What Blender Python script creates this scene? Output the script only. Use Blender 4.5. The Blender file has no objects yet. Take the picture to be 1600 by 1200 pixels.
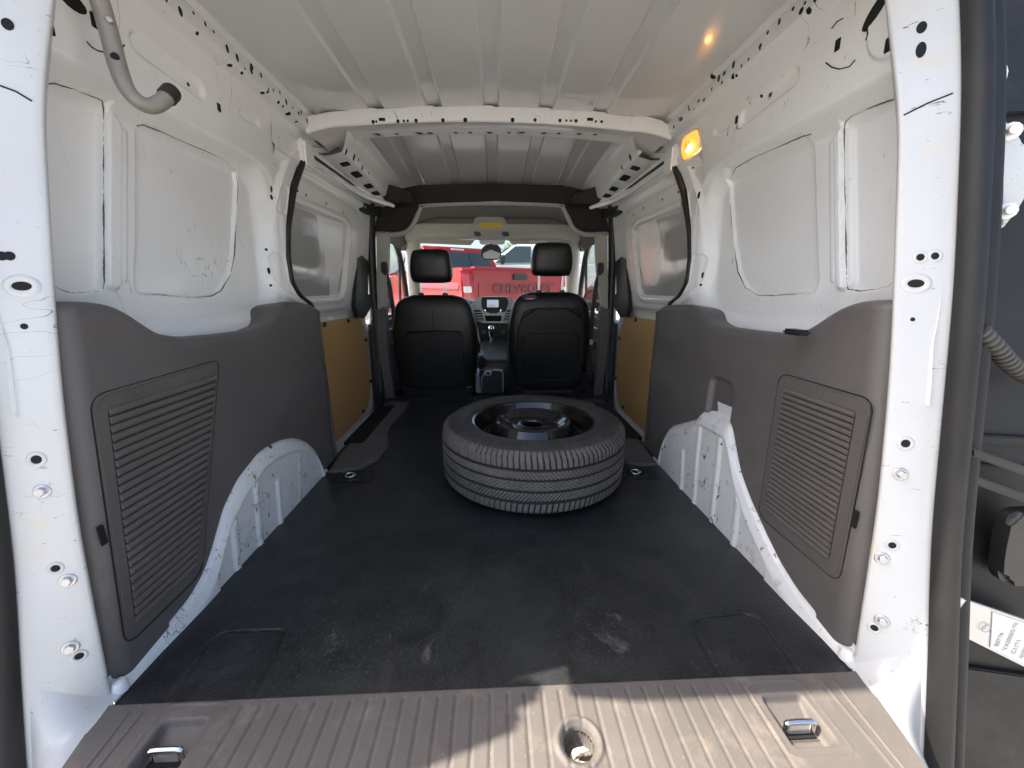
import bpy, bmesh, math, random
import numpy as np
from mathutils import Vector, Matrix
from mathutils.bvhtree import BVHTree

random.seed(7)
SC = bpy.context.scene
COL = SC.collection

# ------------------------------------------------------------------ camera, sky, sun, exposure
CAM = Vector((0.0, 0.0, 0.63))
YAW, PITCH, FOC = math.radians(2.6), math.radians(13.8), 601.0
cd = bpy.data.cameras.new("camera")
cd.sensor_width = 36.0
cd.lens = 36.0 * FOC / 1600.0
cd.clip_start = 0.02
cd.clip_end = 2000.0
cam = bpy.data.objects.new("camera", cd)
COL.objects.link(cam)
cam.location = CAM
cam.rotation_euler = (math.radians(90) - PITCH, 0, -YAW)
SC.camera = cam

SUN_DIR = Vector((0.78, -0.09, -1.0)).normalized()          # the way the light travels
world = bpy.data.worlds.new("World")
SC.world = world
world.use_nodes = True
wn = world.node_tree.nodes
wl = world.node_tree.links
sky = wn.new("ShaderNodeTexSky")
sky.sky_type = 'NISHITA'
sky.sun_disc = False
sky.sun_elevation = math.asin(-SUN_DIR.z)
sky.sun_rotation = math.atan2(-SUN_DIR.x, -SUN_DIR.y)
sky.dust_density = 4.0
sky.air_density = 0.95
bg = wn["Background"]
bg.inputs[1].default_value = 0.15
wl.new(sky.outputs[0], bg.inputs[0])
sl = bpy.data.lights.new("sun", 'SUN')
sl.energy = 4.6
sl.angle = math.radians(0.5)
sl.color = (1.0, 0.93, 0.82)
sun = bpy.data.objects.new("sun", sl)
COL.objects.link(sun)
sun.rotation_euler = SUN_DIR.to_track_quat('-Z', 'Y').to_euler()
SC.view_settings.view_transform = 'Standard'
SC.view_settings.look = 'None'
SC.view_settings.gamma = 1.0
SC.view_settings.use_curve_mapping = False
SC.view_settings.exposure = 1.5
SC.render.engine = 'CYCLES'
SC.cycles.max_bounces = 10
SC.cycles.diffuse_bounces = 6
SC.cycles.glossy_bounces = 5
SC.cycles.transmission_bounces = 8
SC.cycles.sample_clamp_indirect = 8.0

# ------------------------------------------------------------------ surveying helpers (a sight line cut with a plane of the van)
_w = Vector((math.sin(YAW) * math.cos(PITCH), math.cos(YAW) * math.cos(PITCH), -math.sin(PITCH)))
_r = Vector((math.cos(YAW), -math.sin(YAW), 0))
_u = _r.cross(_w)


def ray(px, py):
    return _r * ((px - 800) / FOC) - _u * ((py - 600) / FOC) + _w


def at_x(px, py, X):
    d = ray(px, py)
    return CAM + d * ((X - CAM.x) / d.x)


def at_y(px, py, Y):
    d = ray(px, py)
    return CAM + d * (Y / d.y)


def at_z(px, py, Z):
    d = ray(px, py)
    return CAM + d * ((Z - CAM.z) / d.z)


# ------------------------------------------------------------------ materials
MATS = {}


def M(name, col, rough=0.5, metal=0.0, bump=None, var=None, coat=0.0, spec=0.5, stains=None, emit=None, stretch=(1, 1, 1), rvar=0.0, lines=None):
    m = bpy.data.materials.new(name)
    m.use_nodes = True
    n = m.node_tree.nodes
    l = m.node_tree.links
    b = n["Principled BSDF"]
    b.inputs["Base Color"].default_value = (*col, 1)
    b.inputs["Roughness"].default_value = rough
    b.inputs["Metallic"].default_value = metal
    b.inputs["Coat Weight"].default_value = coat
    b.inputs["Coat Roughness"].default_value = 0.08
    b.inputs["Specular IOR Level"].default_value = spec
    tc = n.new("ShaderNodeTexCoord")
    mp = n.new("ShaderNodeMapping")
    mp.inputs["Scale"].default_value = stretch
    l.new(tc.outputs["Object"], mp.inputs[0])
    vec = mp.outputs[0]
    csock = None
    if var:                                   # (scale, amount): uneven tone of the material
        t = n.new("ShaderNodeTexNoise")
        t.inputs["Scale"].default_value = var[0]
        t.inputs["Detail"].default_value = 6
        t.inputs["Roughness"].default_value = 0.65
        l.new(vec, t.inputs["Vector"])
        mr = n.new("ShaderNodeMapRange")
        mr.inputs[1].default_value = 0.3
        mr.inputs[2].default_value = 0.7
        mr.inputs[3].default_value = 1 - var[1]
        mr.inputs[4].default_value = 1 + var[1]
        l.new(t.outputs["Fac"], mr.inputs[0])
        mx = n.new("ShaderNodeVectorMath")
        mx.operation = 'SCALE'
        mx.inputs[0].default_value = col
        l.new(mr.outputs[0], mx.inputs["Scale"])
        csock = mx.outputs[0]
        if rvar:
            rr = n.new("ShaderNodeMapRange")
            rr.inputs[1].default_value = 0.3
            rr.inputs[2].default_value = 0.7
            rr.inputs[3].default_value = max(0.02, rough - rvar)
            rr.inputs[4].default_value = min(1, rough + rvar)
            l.new(t.outputs["Fac"], rr.inputs[0])
            l.new(rr.outputs[0], b.inputs["Roughness"])
    for st in (stains or []):                 # (scale, lo, hi, colour, stretch, distortion)
        t = n.new("ShaderNodeTexNoise")
        t.inputs["Scale"].default_value = st[0]
        t.inputs["Detail"].default_value = 8
        t.inputs["Roughness"].default_value = 0.7
        t.inputs["Distortion"].default_value = st[5] if len(st) > 5 else 0.0
        mp2 = n.new("ShaderNodeMapping")
        mp2.inputs["Scale"].default_value = st[4] if len(st) > 4 else (1, 1, 1)
        if len(st) > 6:
            mp2.inputs["Rotation"].default_value = st[6]
        l.new(tc.outputs["Object"], mp2.inputs[0])
        l.new(mp2.outputs[0], t.inputs["Vector"])
        mr = n.new("ShaderNodeMapRange")
        mr.inputs[1].default_value = st[1]
        mr.inputs[2].default_value = st[2]
        l.new(t.outputs["Fac"], mr.inputs[0])
        mx = n.new("ShaderNodeMix")
        mx.data_type = 'RGBA'
        l.new(mr.outputs[0], mx.inputs["Factor"])
        if csock:
            l.new(csock, mx.inputs["A"])
        else:
            mx.inputs["A"].default_value = (*col, 1)
        mx.inputs["B"].default_value = (*st[3], 1)
        csock = mx.outputs["Result"]
    for ln in (lines or []):                  # (scale, width, colour, stretch, rotation, mask scale, mask low): fine scratches
        tt_ = []
        for k_ in (0, 1):
            t = n.new("ShaderNodeTexNoise")
            t.inputs["Scale"].default_value = ln[0] if k_ == 0 else ln[5]
            t.inputs["Detail"].default_value = 1.5 if k_ == 0 else 3
            mp3 = n.new("ShaderNodeMapping")
            mp3.inputs["Rotation"].default_value = ln[4]
            if k_ == 0:
                mp3.inputs["Scale"].default_value = ln[3]
            mp3.inputs["Location"].default_value = (k_ * 3.1, ln[0] * .7, k_ * 1.7)
            l.new(tc.outputs["Object"], mp3.inputs[0])
            l.new(mp3.outputs[0], t.inputs["Vector"])
            tt_.append(t)
        cm = n.new("ShaderNodeMath")
        cm.operation = 'COMPARE'
        cm.inputs[1].default_value = 0.5
        cm.inputs[2].default_value = ln[1]
        l.new(tt_[0].outputs["Fac"], cm.inputs[0])
        mr = n.new("ShaderNodeMapRange")
        mr.inputs[1].default_value = ln[6]
        mr.inputs[2].default_value = ln[6] + 0.06
        l.new(tt_[1].outputs["Fac"], mr.inputs[0])
        mu = n.new("ShaderNodeMath")
        mu.operation = 'MULTIPLY'
        l.new(cm.outputs[0], mu.inputs[0])
        l.new(mr.outputs[0], mu.inputs[1])
        mx = n.new("ShaderNodeMix")
        mx.data_type = 'RGBA'
        l.new(mu.outputs[0], mx.inputs["Factor"])
        if csock:
            l.new(csock, mx.inputs["A"])
        else:
            mx.inputs["A"].default_value = (*col, 1)
        mx.inputs["B"].default_value = (*ln[2], 1)
        csock = mx.outputs["Result"]
    if csock:
        l.new(csock, b.inputs["Base Color"])
    if bump:                                  # list of (scale, strength, distance)
        prev = None
        for sc_, stg, dist in bump:
            t = n.new("ShaderNodeTexNoise")
            t.inputs["Scale"].default_value = sc_
            t.inputs["Detail"].default_value = 3
            l.new(vec, t.inputs["Vector"])
            bp = n.new("ShaderNodeBump")
            bp.inputs["Strength"].default_value = stg
            bp.inputs["Distance"].default_value = dist
            l.new(t.outputs["Fac"], bp.inputs["Height"])
            if prev:
                l.new(prev, bp.inputs["Normal"])
            prev = bp.outputs[0]
        l.new(prev, b.inputs["Normal"])
    if emit:
        b.inputs["Emission Color"].default_value = (*emit[0], 1)
        b.inputs["Emission Strength"].default_value = emit[1]
    MATS[name] = m
    return m


M('white_paint', (0.85, 0.845, 0.83), 0.26, lines=[(9, 0.0035, (0.30, 0.28, 0.26), (1, 2.5, 0.8), (0.7, 0, 0), 5, 0.60), (16, 0.004, (0.35, 0.33, 0.30), (1, 2.2, 0.7), (-0.5, 0, 0), 6, 0.62)],
  var=(6, 0.025), bump=[(900, 0.05, 0.0006), (9, 0.10, 0.004)], coat=0.35,
  stains=[(5, 0.66, 0.80, (0.62, 0.58, 0.50)), (22, 0.665, 0.68, (0.42, 0.40, 0.37), (3, 2.6, 0.5), 1.5, (0.7, 0.0, 0.0))])
M('dimmed_white_paint', (0.57, 0.565, 0.55), 0.34, lines=[(11, 0.003, (0.22, 0.21, 0.19), (1, 1, 2.5), (0.3, 0, 0), 5, 0.66), (26, 0.006, (0.10, 0.09, 0.08), (1, 1, 2), (0.5, 0, 0), 7, 0.64)],  # the van's white, darkened in colour to offset brighter light on these parts
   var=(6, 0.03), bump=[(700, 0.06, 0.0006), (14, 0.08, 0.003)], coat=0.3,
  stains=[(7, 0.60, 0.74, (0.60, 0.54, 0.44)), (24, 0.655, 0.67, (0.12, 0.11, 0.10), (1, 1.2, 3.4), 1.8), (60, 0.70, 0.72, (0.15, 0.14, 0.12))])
M('arch_paint', (0.76, 0.755, 0.74), 0.34, lines=[(20, 0.004, (0.14, 0.13, 0.12), (1, 2.0, 0.7), (0.3, 0, 0), 7, 0.62)],
   var=(8, 0.03), bump=[(500, 0.05, 0.0008)], coat=0.2,
  stains=[(16, 0.60, 0.66, (0.52, 0.49, 0.45)), (46, 0.61, 0.63, (0.10, 0.09, 0.08), (1, 1.2, 0.55), 0.6), (90, 0.68, 0.70, (0.07, 0.06, 0.05))])
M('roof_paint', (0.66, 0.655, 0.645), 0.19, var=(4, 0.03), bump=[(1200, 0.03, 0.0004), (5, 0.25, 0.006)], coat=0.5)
M('grey_blank', (0.46, 0.455, 0.44), 0.10, var=(5, 0.04), bump=[(7, 0.30, 0.01)], coat=0.7)
M('trim_plastic', (0.121, 0.110, 0.105), 0.46, lines=[(12, 0.004, (0.22, 0.20, 0.18), (1, 1, 2), (0.4, 0, 0), 4, 0.60)],
   var=(5, 0.10), bump=[(1300, 0.35, 0.0006)], rvar=0.06,
  stains=[(4.2, 0.56, 0.80, (0.16, 0.142, 0.13)), (38, 0.655, 0.72, (0.25, 0.22, 0.195), (1, 2.6, 0.8), 1.2, (0.5, 0, 0)), (6, 0.60, 0.74, (0.145, 0.128, 0.118), (1, 1, 3))])
M('slat_plastic', (0.118, 0.105, 0.098), 0.42, var=(9, 0.08), bump=[(1300, 0.25, 0.0005)])
M('rubber_mat', (0.0135, 0.0150, 0.0165), 0.36, var=(14, 0.35), bump=[(650, 0.55, 0.0010), (60, 0.18, 0.003)], rvar=0.08,
  stains=[(2.6, 0.45, 0.72, (0.042, 0.043, 0.042)), (9, 0.54, 0.74, (0.036, 0.036, 0.035), (1, 0.7, 1), 0.6), (260, 0.55, 0.66, (0.070, 0.070, 0.066)), (5.5, 0.63, 0.78, (0.17, 0.16, 0.14), (1, 1, 1), 0.8)])
M('sill_plastic', (0.122, 0.106, 0.094), 0.62, var=(8, 0.12), bump=[(900, 0.4, 0.0008)],
  stains=[(14, 0.55, 0.75, (0.21, 0.17, 0.135)), (160, 0.62, 0.70, (0.28, 0.23, 0.18))])
M('step_plastic', (0.105, 0.099, 0.099), 0.5, var=(10, 0.12), bump=[(900, 0.3, 0.0006)], stains=[(9, 0.62, 0.8, (0.13, 0.125, 0.12))])
M('plywood', (0.58, 0.36, 0.15), 0.38, var=(3, 0.10), bump=[(40, 0.08, 0.002)], coat=0.15,
  stains=[(7, 0.55, 0.78, (0.50, 0.29, 0.11), (1, 0.4, 3)), (26, 0.70, 0.72, (0.12, 0.06, 0.02), (1, 2.5, 0.6), 1.5, (0.6, 0, 0)), (2.5, 0.6, 0.9, (0.62, 0.42, 0.21))])
M('black_rubber', (0.016, 0.015, 0.0145), 0.45, var=(30, 0.3), bump=[(400, 0.3, 0.0008)])
M('dusty_rubber', (0.011, 0.010, 0.0095), 0.55, var=(20, 0.25), bump=[(400, 0.3, 0.001)],
  stains=[(18, 0.60, 0.80, (0.05, 0.042, 0.035), (1, 1, 0.3)), (420, 0.70, 0.76, (0.22, 0.19, 0.16))])
M('tyre_rubber', (0.042, 0.039, 0.037), 0.62, var=(25, 0.2), bump=[(500, 0.3, 0.0008)],
  stains=[(12, 0.5, 0.72, (0.085, 0.074, 0.064), (1, 1, 1.5)), (260, 0.72, 0.75, (0.30, 0.28, 0.25))])
M('tyre_tread', (0.105, 0.096, 0.088), 0.7, var=(40, 0.22), bump=[(500, 0.3, 0.0008)], stains=[(10, 0.45, 0.68, (0.145, 0.129, 0.113), (1, 1, 2)), (200, 0.70, 0.74, (0.32, 0.30, 0.27))])
M('tyre_groove', (0.012, 0.011, 0.011), 0.8)
M('rim_paint', (0.006, 0.006, 0.007), 0.20, bump=[(60, 0.05, 0.002)], coat=0.6)
M('gap_dark', (0.11, 0.10, 0.095), 0.8)
M('void_black', (0.006, 0.006, 0.006), 0.9)
M('black_plastic', (0.016, 0.016, 0.017), 0.42, var=(20, 0.2), bump=[(700, 0.25, 0.0006)])
M('door_plastic', (0.011, 0.0105, 0.010), 0.55, var=(8, 0.2), bump=[(700, 0.3, 0.0008)], stains=[(6, 0.5, 0.8, (0.05, 0.043, 0.035)), (200, 0.66, 0.72, (0.12, 0.1, 0.08))])
M('leather', (0.0075, 0.0075, 0.008), 0.36, var=(9, 0.2), bump=[(380, 0.35, 0.0008), (16, 0.2, 0.006)])
M('seat_plastic', (0.0085, 0.0085, 0.009), 0.44, bump=[(900, 0.3, 0.0005)])
M('felt', (0.044, 0.040, 0.037), 0.95, var=(180, 0.75), bump=[(300, 0.6, 0.002)], spec=0.1)
M('headliner', (0.17, 0.158, 0.145), 0.9, var=(60, 0.05), bump=[(800, 0.2, 0.0006)], spec=0.1)
M('beige_plastic', (0.42, 0.40, 0.365), 0.55, bump=[(800, 0.15, 0.0005)])
M('dash_plastic', (0.045, 0.047, 0.05), 0.45, bump=[(900, 0.3, 0.0006)], var=(10, 0.1))
M('silver_plastic', (0.42, 0.43, 0.44), 0.32, metal=0.6)
M('chrome', (0.75, 0.75, 0.76), 0.14, metal=1.0, bump=[(80, 0.05, 0.001)])
M('zinc', (0.55, 0.55, 0.56), 0.38, metal=0.9, bump=[(200, 0.15, 0.001)])
M('yellow_sticker', (0.75, 0.55, 0.02), 0.5)
M('white_label', (0.72, 0.71, 0.68), 0.5, var=(20, 0.05))
M('label_ink', (0.35, 0.34, 0.33), 0.6)
M('hose_plastic', (0.23, 0.21, 0.185), 0.34, var=(40, 0.1), coat=0.2)
M('conduit', (0.06, 0.055, 0.05), 0.55)
M('screen', (0.25, 0.27, 0.34), 0.2, emit=((0.55, 0.60, 0.78), 0.22))
M('lamp_glow', (0.9, 0.5, 0.15), 0.3, emit=((1.0, 0.30, 0.045), 0.55))
M('bulb_glow', (0.9, 0.6, 0.2), 0.3, emit=((1.0, 0.55, 0.14), 9.0))
M('lamp_lens', (0.85, 0.72, 0.5), 0.12)
M('amber', (0.7, 0.3, 0.05), 0.3)
M('belt', (0.05, 0.05, 0.05), 0.7, bump=[(500, 0.3, 0.001)])
M('red_paint', (0.38, 0.004, 0.012), 0.25, coat=0.35, var=(3, 0.05))
M('shaded_red_paint', (0.30, 0.006, 0.014), 0.35, coat=0.2)  # the truck's red darkened: the tailgate's shade is put into the colour
M('letter_red', (0.16, 0.006, 0.010), 0.4)
M('white_car_paint', (0.78, 0.78, 0.77), 0.22, coat=0.8)
M('tail_red', (0.55, 0.01, 0.02), 0.12, coat=1.0)
M('car_glass', (0.035, 0.05, 0.055), 0.06, coat=0.4)
M('ground', (0.38, 0.37, 0.345), 0.85, var=(0.8, 0.15), bump=[(40, 0.5, 0.01)], stains=[(0.5, 0.55, 0.75, (0.22, 0.21, 0.2)), (60, 0.62, 0.7, (0.36, 0.34, 0.3))])
M('leaf', (0.10, 0.15, 0.03), 0.6)
M('bark', (0.12, 0.09, 0.06), 0.8)
M('dry_leaf', (0.55, 0.50, 0.33), 0.7)

mg = bpy.data.materials.new('clear_glass')
mg.use_nodes = True
n_ = mg.node_tree.nodes
l_ = mg.node_tree.links
n_.remove(n_["Principled BSDF"])
tr = n_.new("ShaderNodeBsdfTransparent")
tr.inputs[0].default_value = (0.90, 0.94, 0.92, 1)
gl = n_.new("ShaderNodeBsdfGlossy")
gl.inputs["Roughness"].default_value = 0.02
fr0 = n_.new("ShaderNodeLayerWeight")
fr0.inputs[0].default_value = 0.5
fr1 = n_.new("ShaderNodeMath")
fr1.operation = 'POWER'
fr1.inputs[1].default_value = 4.0
l_.new(fr0.outputs["Facing"], fr1.inputs[0])
fr = n_.new("ShaderNodeMath")
fr.operation = 'MULTIPLY_ADD'
fr.inputs[1].default_value = 0.6
fr.inputs[2].default_value = 0.03
l_.new(fr1.outputs[0], fr.inputs[0])
mx_ = n_.new("ShaderNodeMixShader")
l_.new(fr.outputs[0], mx_.inputs[0])
l_.new(tr.outputs[0], mx_.inputs[1])
l_.new(gl.outputs[0], mx_.inputs[2])
l_.new(mx_.outputs[0], n_["Material Output"].inputs[0])
MATS['clear_glass'] = mg


# ------------------------------------------------------------------ mesh helpers
def tag(o, label=None, cat=None, group=None, kind=None):
    if label:
        o['label'] = label
    if cat:
        o['category'] = cat
    if group:
        o['group'] = group
    if kind:
        o['kind'] = kind
    return o


WORLD = {}


def wmat(o):
    return WORLD.get(o.name, Matrix.Identity(4))


def link(o, parent=None, M4=None):
    COL.objects.link(o)
    M4 = M4 or Matrix.Identity(4)
    o.matrix_basis = M4
    if parent is not None:
        o.parent = parent
        o.matrix_parent_inverse = wmat(parent).inverted()
    WORLD[o.name] = M4
    return o


def empty(name, loc=(0, 0, 0), rz=0.0, parent=None):
    o = bpy.data.objects.new(name, None)
    o.empty_display_size = 0.1
    return link(o, parent, Matrix.Translation(loc) @ Matrix.Rotation(rz, 4, 'Z'))


def mesh(name, vs, fs, mat, parent=None, smooth=True, M4=None, sharp=None):
    me = bpy.data.meshes.new(name)
    me.from_pydata([tuple(v) for v in vs], [], fs)
    me.update()
    if smooth:
        me.polygons.foreach_set('use_smooth', [True] * len(me.polygons))
        if sharp:
            me.set_sharp_from_angle(angle=math.radians(sharp))
    me.materials.append(MATS[mat])
    return link(bpy.data.objects.new(name, me), parent, M4)


def inst(name, src, parent, M4):
    return link(bpy.data.objects.new(name, src.data), parent, M4)


def grid(name, P, mat, parent=None, flip=False, smooth=True, closed_u=False, sharp=None, mats=None, mat_idx=None, M4=None):
    """P: array (n, m, 3)."""
    n, m = P.shape[:2]
    me = bpy.data.meshes.new(name)
    V = P.reshape(-1, 3)
    me.vertices.add(n * m)
    me.vertices.foreach_set('co', V.astype(np.float32).ravel())
    i = np.arange(n if closed_u else n - 1)
    j = np.arange(m - 1)
    I, J = np.meshgrid(i, j, indexing='ij')
    I2 = (I + 1) % n
    q = np.stack([I * m + J, I2 * m + J, I2 * m + J + 1, I * m + J + 1], -1)
    if flip:
        q = q[..., ::-1]
    q = q.reshape(-1, 4)
    me.loops.add(q.size)
    me.loops.foreach_set('vertex_index', q.astype(np.int32).ravel())
    me.polygons.add(len(q))
    me.polygons.foreach_set('loop_start', (np.arange(len(q)) * 4).astype(np.int32))
    me.polygons.foreach_set('loop_total', np.full(len(q), 4, np.int32))
    me.polygons.foreach_set('use_smooth', np.full(len(q), smooth))
    for mm in (mats or [mat]):
        me.materials.append(MATS[mm])
    if mat_idx is not None:
        me.polygons.foreach_set('material_index', mat_idx.ravel().astype(np.int32))
    me.update(calc_edges=True)
    me.validate()
    if sharp:
        me.set_sharp_from_angle(angle=math.radians(sharp))
    return link(bpy.data.objects.new(name, me), parent, M4)


def bm_obj(name, bm, mat, parent=None, smooth=True, sharp=40, M4=None):
    me = bpy.data.meshes.new(name)
    bmesh.ops.recalc_face_normals(bm, faces=bm.faces)
    bm.to_mesh(me)
    bm.free()
    if smooth:
        me.polygons.foreach_set('use_smooth', [True] * len(me.polygons))
        me.set_sharp_from_angle(angle=math.radians(sharp))
    me.materials.append(MATS[mat])
    return link(bpy.data.objects.new(name, me), parent, M4)


def hexa(name, c8, mat, parent=None, bevel=0.004, seg=2, sharp=50, M4=None):
    """c8: bottom four corners then top four, each in turn around."""
    bm = bmesh.new()
    v = [bm.verts.new(c) for c in c8]
    for f in ((3, 2, 1, 0), (4, 5, 6, 7), (0, 1, 5, 4), (1, 2, 6, 5), (2, 3, 7, 6), (3, 0, 4, 7)):
        bm.faces.new([v[k] for k in f])
    if bevel:
        bmesh.ops.bevel(bm, geom=list(bm.edges), offset=bevel, segments=seg, affect='EDGES', clamp_overlap=True)
    return bm_obj(name, bm, mat, parent, True, sharp, M4)


def box(name, lo, hi, mat, parent=None, bevel=0.004, seg=2, M4=None):
    x0, y0, z0 = lo
    x1, y1, z1 = hi
    return hexa(name, [(x0, y0, z0), (x1, y0, z0), (x1, y1, z0), (x0, y1, z0), (x0, y0, z1), (x1, y0, z1), (x1, y1, z1), (x0, y1, z1)], mat, parent, bevel, seg, 50, M4)


def prism(name, pts, vec, mat, parent=None, bevel=0.0, seg=2, M4=None):
    """polygon of 3-D points extruded along vec; bevel on the edges of the start cap."""
    bm = bmesh.new()
    vec = Vector(vec)
    a = [bm.verts.new(p) for p in pts]
    b = [bm.verts.new(Vector(p) + vec) for p in pts]
    f0 = bm.faces.new(a)
    bm.faces.new(b[::-1])
    k = len(a)
    for i in range(k):
        bm.faces.new((a[i], b[i], b[(i + 1) % k], a[(i + 1) % k]))
    if bevel:
        bmesh.ops.bevel(bm, geom=list(f0.edges), offset=bevel, segments=seg, affect='EDGES', clamp_overlap=True)
    return bm_obj(name, bm, mat, parent, True, 45, M4)


def roundpoly(pts, r, n=5):
    """2-D polygon with rounded corners; r may be a list."""
    out = []
    k = len(pts)
    for i in range(k):
        p = Vector(pts[i])
        a = Vector(pts[i - 1]) - p
        b = Vector(pts[(i + 1) % k]) - p
        rr = r[i] if isinstance(r, (list, tuple)) else r
        d = min(rr, a.length * 0.48, b.length * 0.48)
        s = p + a.normalized() * d
        e = p + b.normalized() * d
        for t in np.linspace(0, 1, n):
            out.append(s * (1 - t) ** 2 + p * 2 * t * (1 - t) + e * t * t)
    return out


def tube(name, path, r, mat, parent=None, seg=10, M4=None, cap=True, closed=False):
    path = [Vector(p) for p in path]
    k = len(path)
    rs = r if isinstance(r, (list, tuple, np.ndarray)) else [r] * k
    vs, fs = [], []
    up = Vector((0.123, 0.31, 0.94)).normalized()
    prev = None
    for i, p in enumerate(path):
        if closed:
            t = (path[(i + 1) % k] - path[i - 1]).normalized()
        else:
            t = (path[min(i + 1, k - 1)] - path[max(i - 1, 0)]).normalized()
        s = prev if prev else up
        a = (s - t * s.dot(t))
        if a.length < 1e-4:
            a = Vector((1, 0, 0)) - t * t.x
        a.normalize()
        prev = a
        b = t.cross(a)
        for j in range(seg):
            an = 2 * math.pi * j / seg
            vs.append(p + (a * math.cos(an) + b * math.sin(an)) * rs[i])
    for i in range(k if closed else k - 1):
        i2 = (i + 1) % k
        for j in range(seg):
            fs.append((i * seg + j, i * seg + (j + 1) % seg, i2 * seg + (j + 1) % seg, i2 * seg + j))
    if cap and not closed:
        fs.append(tuple(range(seg))[::-1])
        fs.append(tuple((k - 1) * seg + j for j in range(seg)))
    return mesh(name, vs, fs, mat, parent, True, M4, sharp=50)


def lathe(name, prof, mat, parent=None, seg=64, M4=None, sharp=35, close=False):
    """profile (r, z) about the z axis."""
    th = np.linspace(0, 2 * math.pi, seg, endpoint=False)
    pr = np.array(prof, float)
    if close:
        pr = np.vstack([pr, pr[:1]])
    P = np.stack([np.cos(th)[:, None] * pr[None, :, 0], np.sin(th)[:, None] * pr[None, :, 0], np.broadcast_to(pr[None, :, 1], (seg, len(pr)))], -1)
    return grid(name, P, mat, parent, closed_u=True, sharp=sharp, M4=M4)


def spline(pts, n):
    """Catmull-Rom through 3-D points."""
    P = [np.array(p, float) for p in pts]
    P = [2 * P[0] - P[1]] + P + [2 * P[-1] - P[-2]]
    out = []
    k = len(P) - 3
    for t in np.linspace(0, k - 1e-6, n):
        i = int(t)
        f = t - i
        a, b, c, d = P[i:i + 4]
        out.append(0.5 * ((2 * b) + (c - a) * f + (2 * a - 5 * b + 4 * c - d) * f * f + (3 * b - a - 3 * c + d) * f ** 3))
    return np.array(out)


def soft(x, xs, ys, d=0.02):
    return (np.interp(x - d, xs, ys) + 2 * np.interp(x, xs, ys) + np.interp(x + d, xs, ys) + np.interp(x - d / 2, xs, ys) + np.interp(x + d / 2, xs, ys)) / 6


def sstep(e0, e1, x):
    t = np.clip((x - e0) / (e1 - e0), 0, 1)
    return t * t * (3 - 2 * t)


def sd_box(x, y, cx, cy, hx, hy, r):
    qx = np.abs(x - cx) - hx + r
    qy = np.abs(y - cy) - hy + r
    return np.hypot(np.maximum(qx, 0), np.maximum(qy, 0)) + np.minimum(np.maximum(qx, qy), 0) - r


def sd_seg(x, y, ax, ay, bx, by):
    dx, dy = bx - ax, by - ay
    t = np.clip(((x - ax) * dx + (y - ay) * dy) / (dx * dx + dy * dy), 0, 1)
    return np.hypot(x - ax - t * dx, y - ay - t * dy)


def sd_poly(x, y, pts):
    d = np.full(x.shape, 1e9)
    ins = np.zeros(x.shape, bool)
    k = len(pts)
    for i in range(k):
        ax, ay = pts[i][0], pts[i][1]
        bx, by = pts[(i + 1) % k][0], pts[(i + 1) % k][1]
        d = np.minimum(d, sd_seg(x, y, ax, ay, bx, by))
        c = ((ay > y) != (by > y))
        with np.errstate(divide='ignore', invalid='ignore'):
            xi = (bx - ax) * (y - ay) / ((by - ay) if by != ay else 1e-12) + ax
        ins ^= c & (x < xi)
    return np.where(ins, -d, d)


def wob(a, b, seed, amp, f=8.0):
    rs = np.random.RandomState(seed)
    o = np.zeros_like(a)
    for k in range(6):
        fx, fy, ph = rs.uniform(-f, f), rs.uniform(-f, f), rs.uniform(0, 6.28)
        o += np.sin(fx * a + fy * b + ph)
    return o * amp / 3.0


TREES = {}


def bvh(o):
    if o.name not in TREES:
        me = o.data
        W = wmat(o)
        TREES[o.name] = BVHTree.FromPolygons([W @ v.co for v in me.vertices], [tuple(p.vertices) for p in me.polygons])
    return TREES[o.name]


def sight(o, px, py):
    """where a sight line meets the surface of o: point and normal turned to the viewer"""
    d = ray(px, py).normalized()
    loc, nor, _, _ = bvh(o).ray_cast(CAM, d)
    if loc is None:
        return None, None
    if nor.dot(d) > 0:
        nor = -nor
    return loc, nor


def frame_on(loc, nor, off=0.0, up=Vector((0, 0, 1)), spin=0.0):
    nz = nor.normalized()
    ux = up.cross(nz)
    if ux.length < 1e-3:
        ux = Vector((1, 0, 0))
    ux.normalize()
    uy = nz.cross(ux)
    R = Matrix((ux, uy, nz)).transposed().to_4x4()
    return Matrix.Translation(loc + nz * off) @ R @ Matrix.Rotation(spin, 4, 'Z')


def disc_mesh(name, rx, ry, mat, n=16, h=0.0006):
    me = bpy.data.meshes.new(name)
    k = n
    vs = [(rx * math.cos(2 * math.pi * i / k), ry * math.sin(2 * math.pi * i / k), h) for i in range(k)] + \
         [(rx * math.cos(2 * math.pi * i / k), ry * math.sin(2 * math.pi * i / k), -0.004) for i in range(k)]
    fs = [tuple(range(k))] + [(i, k + i, k + (i + 1) % k, (i + 1) % k) for i in range(k)]
    me.from_pydata(vs, [], fs)
    me.materials.append(MATS[mat])
    return me


ROUND_HOLE = disc_mesh('hole', 1, 1, 'void_black')


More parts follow.
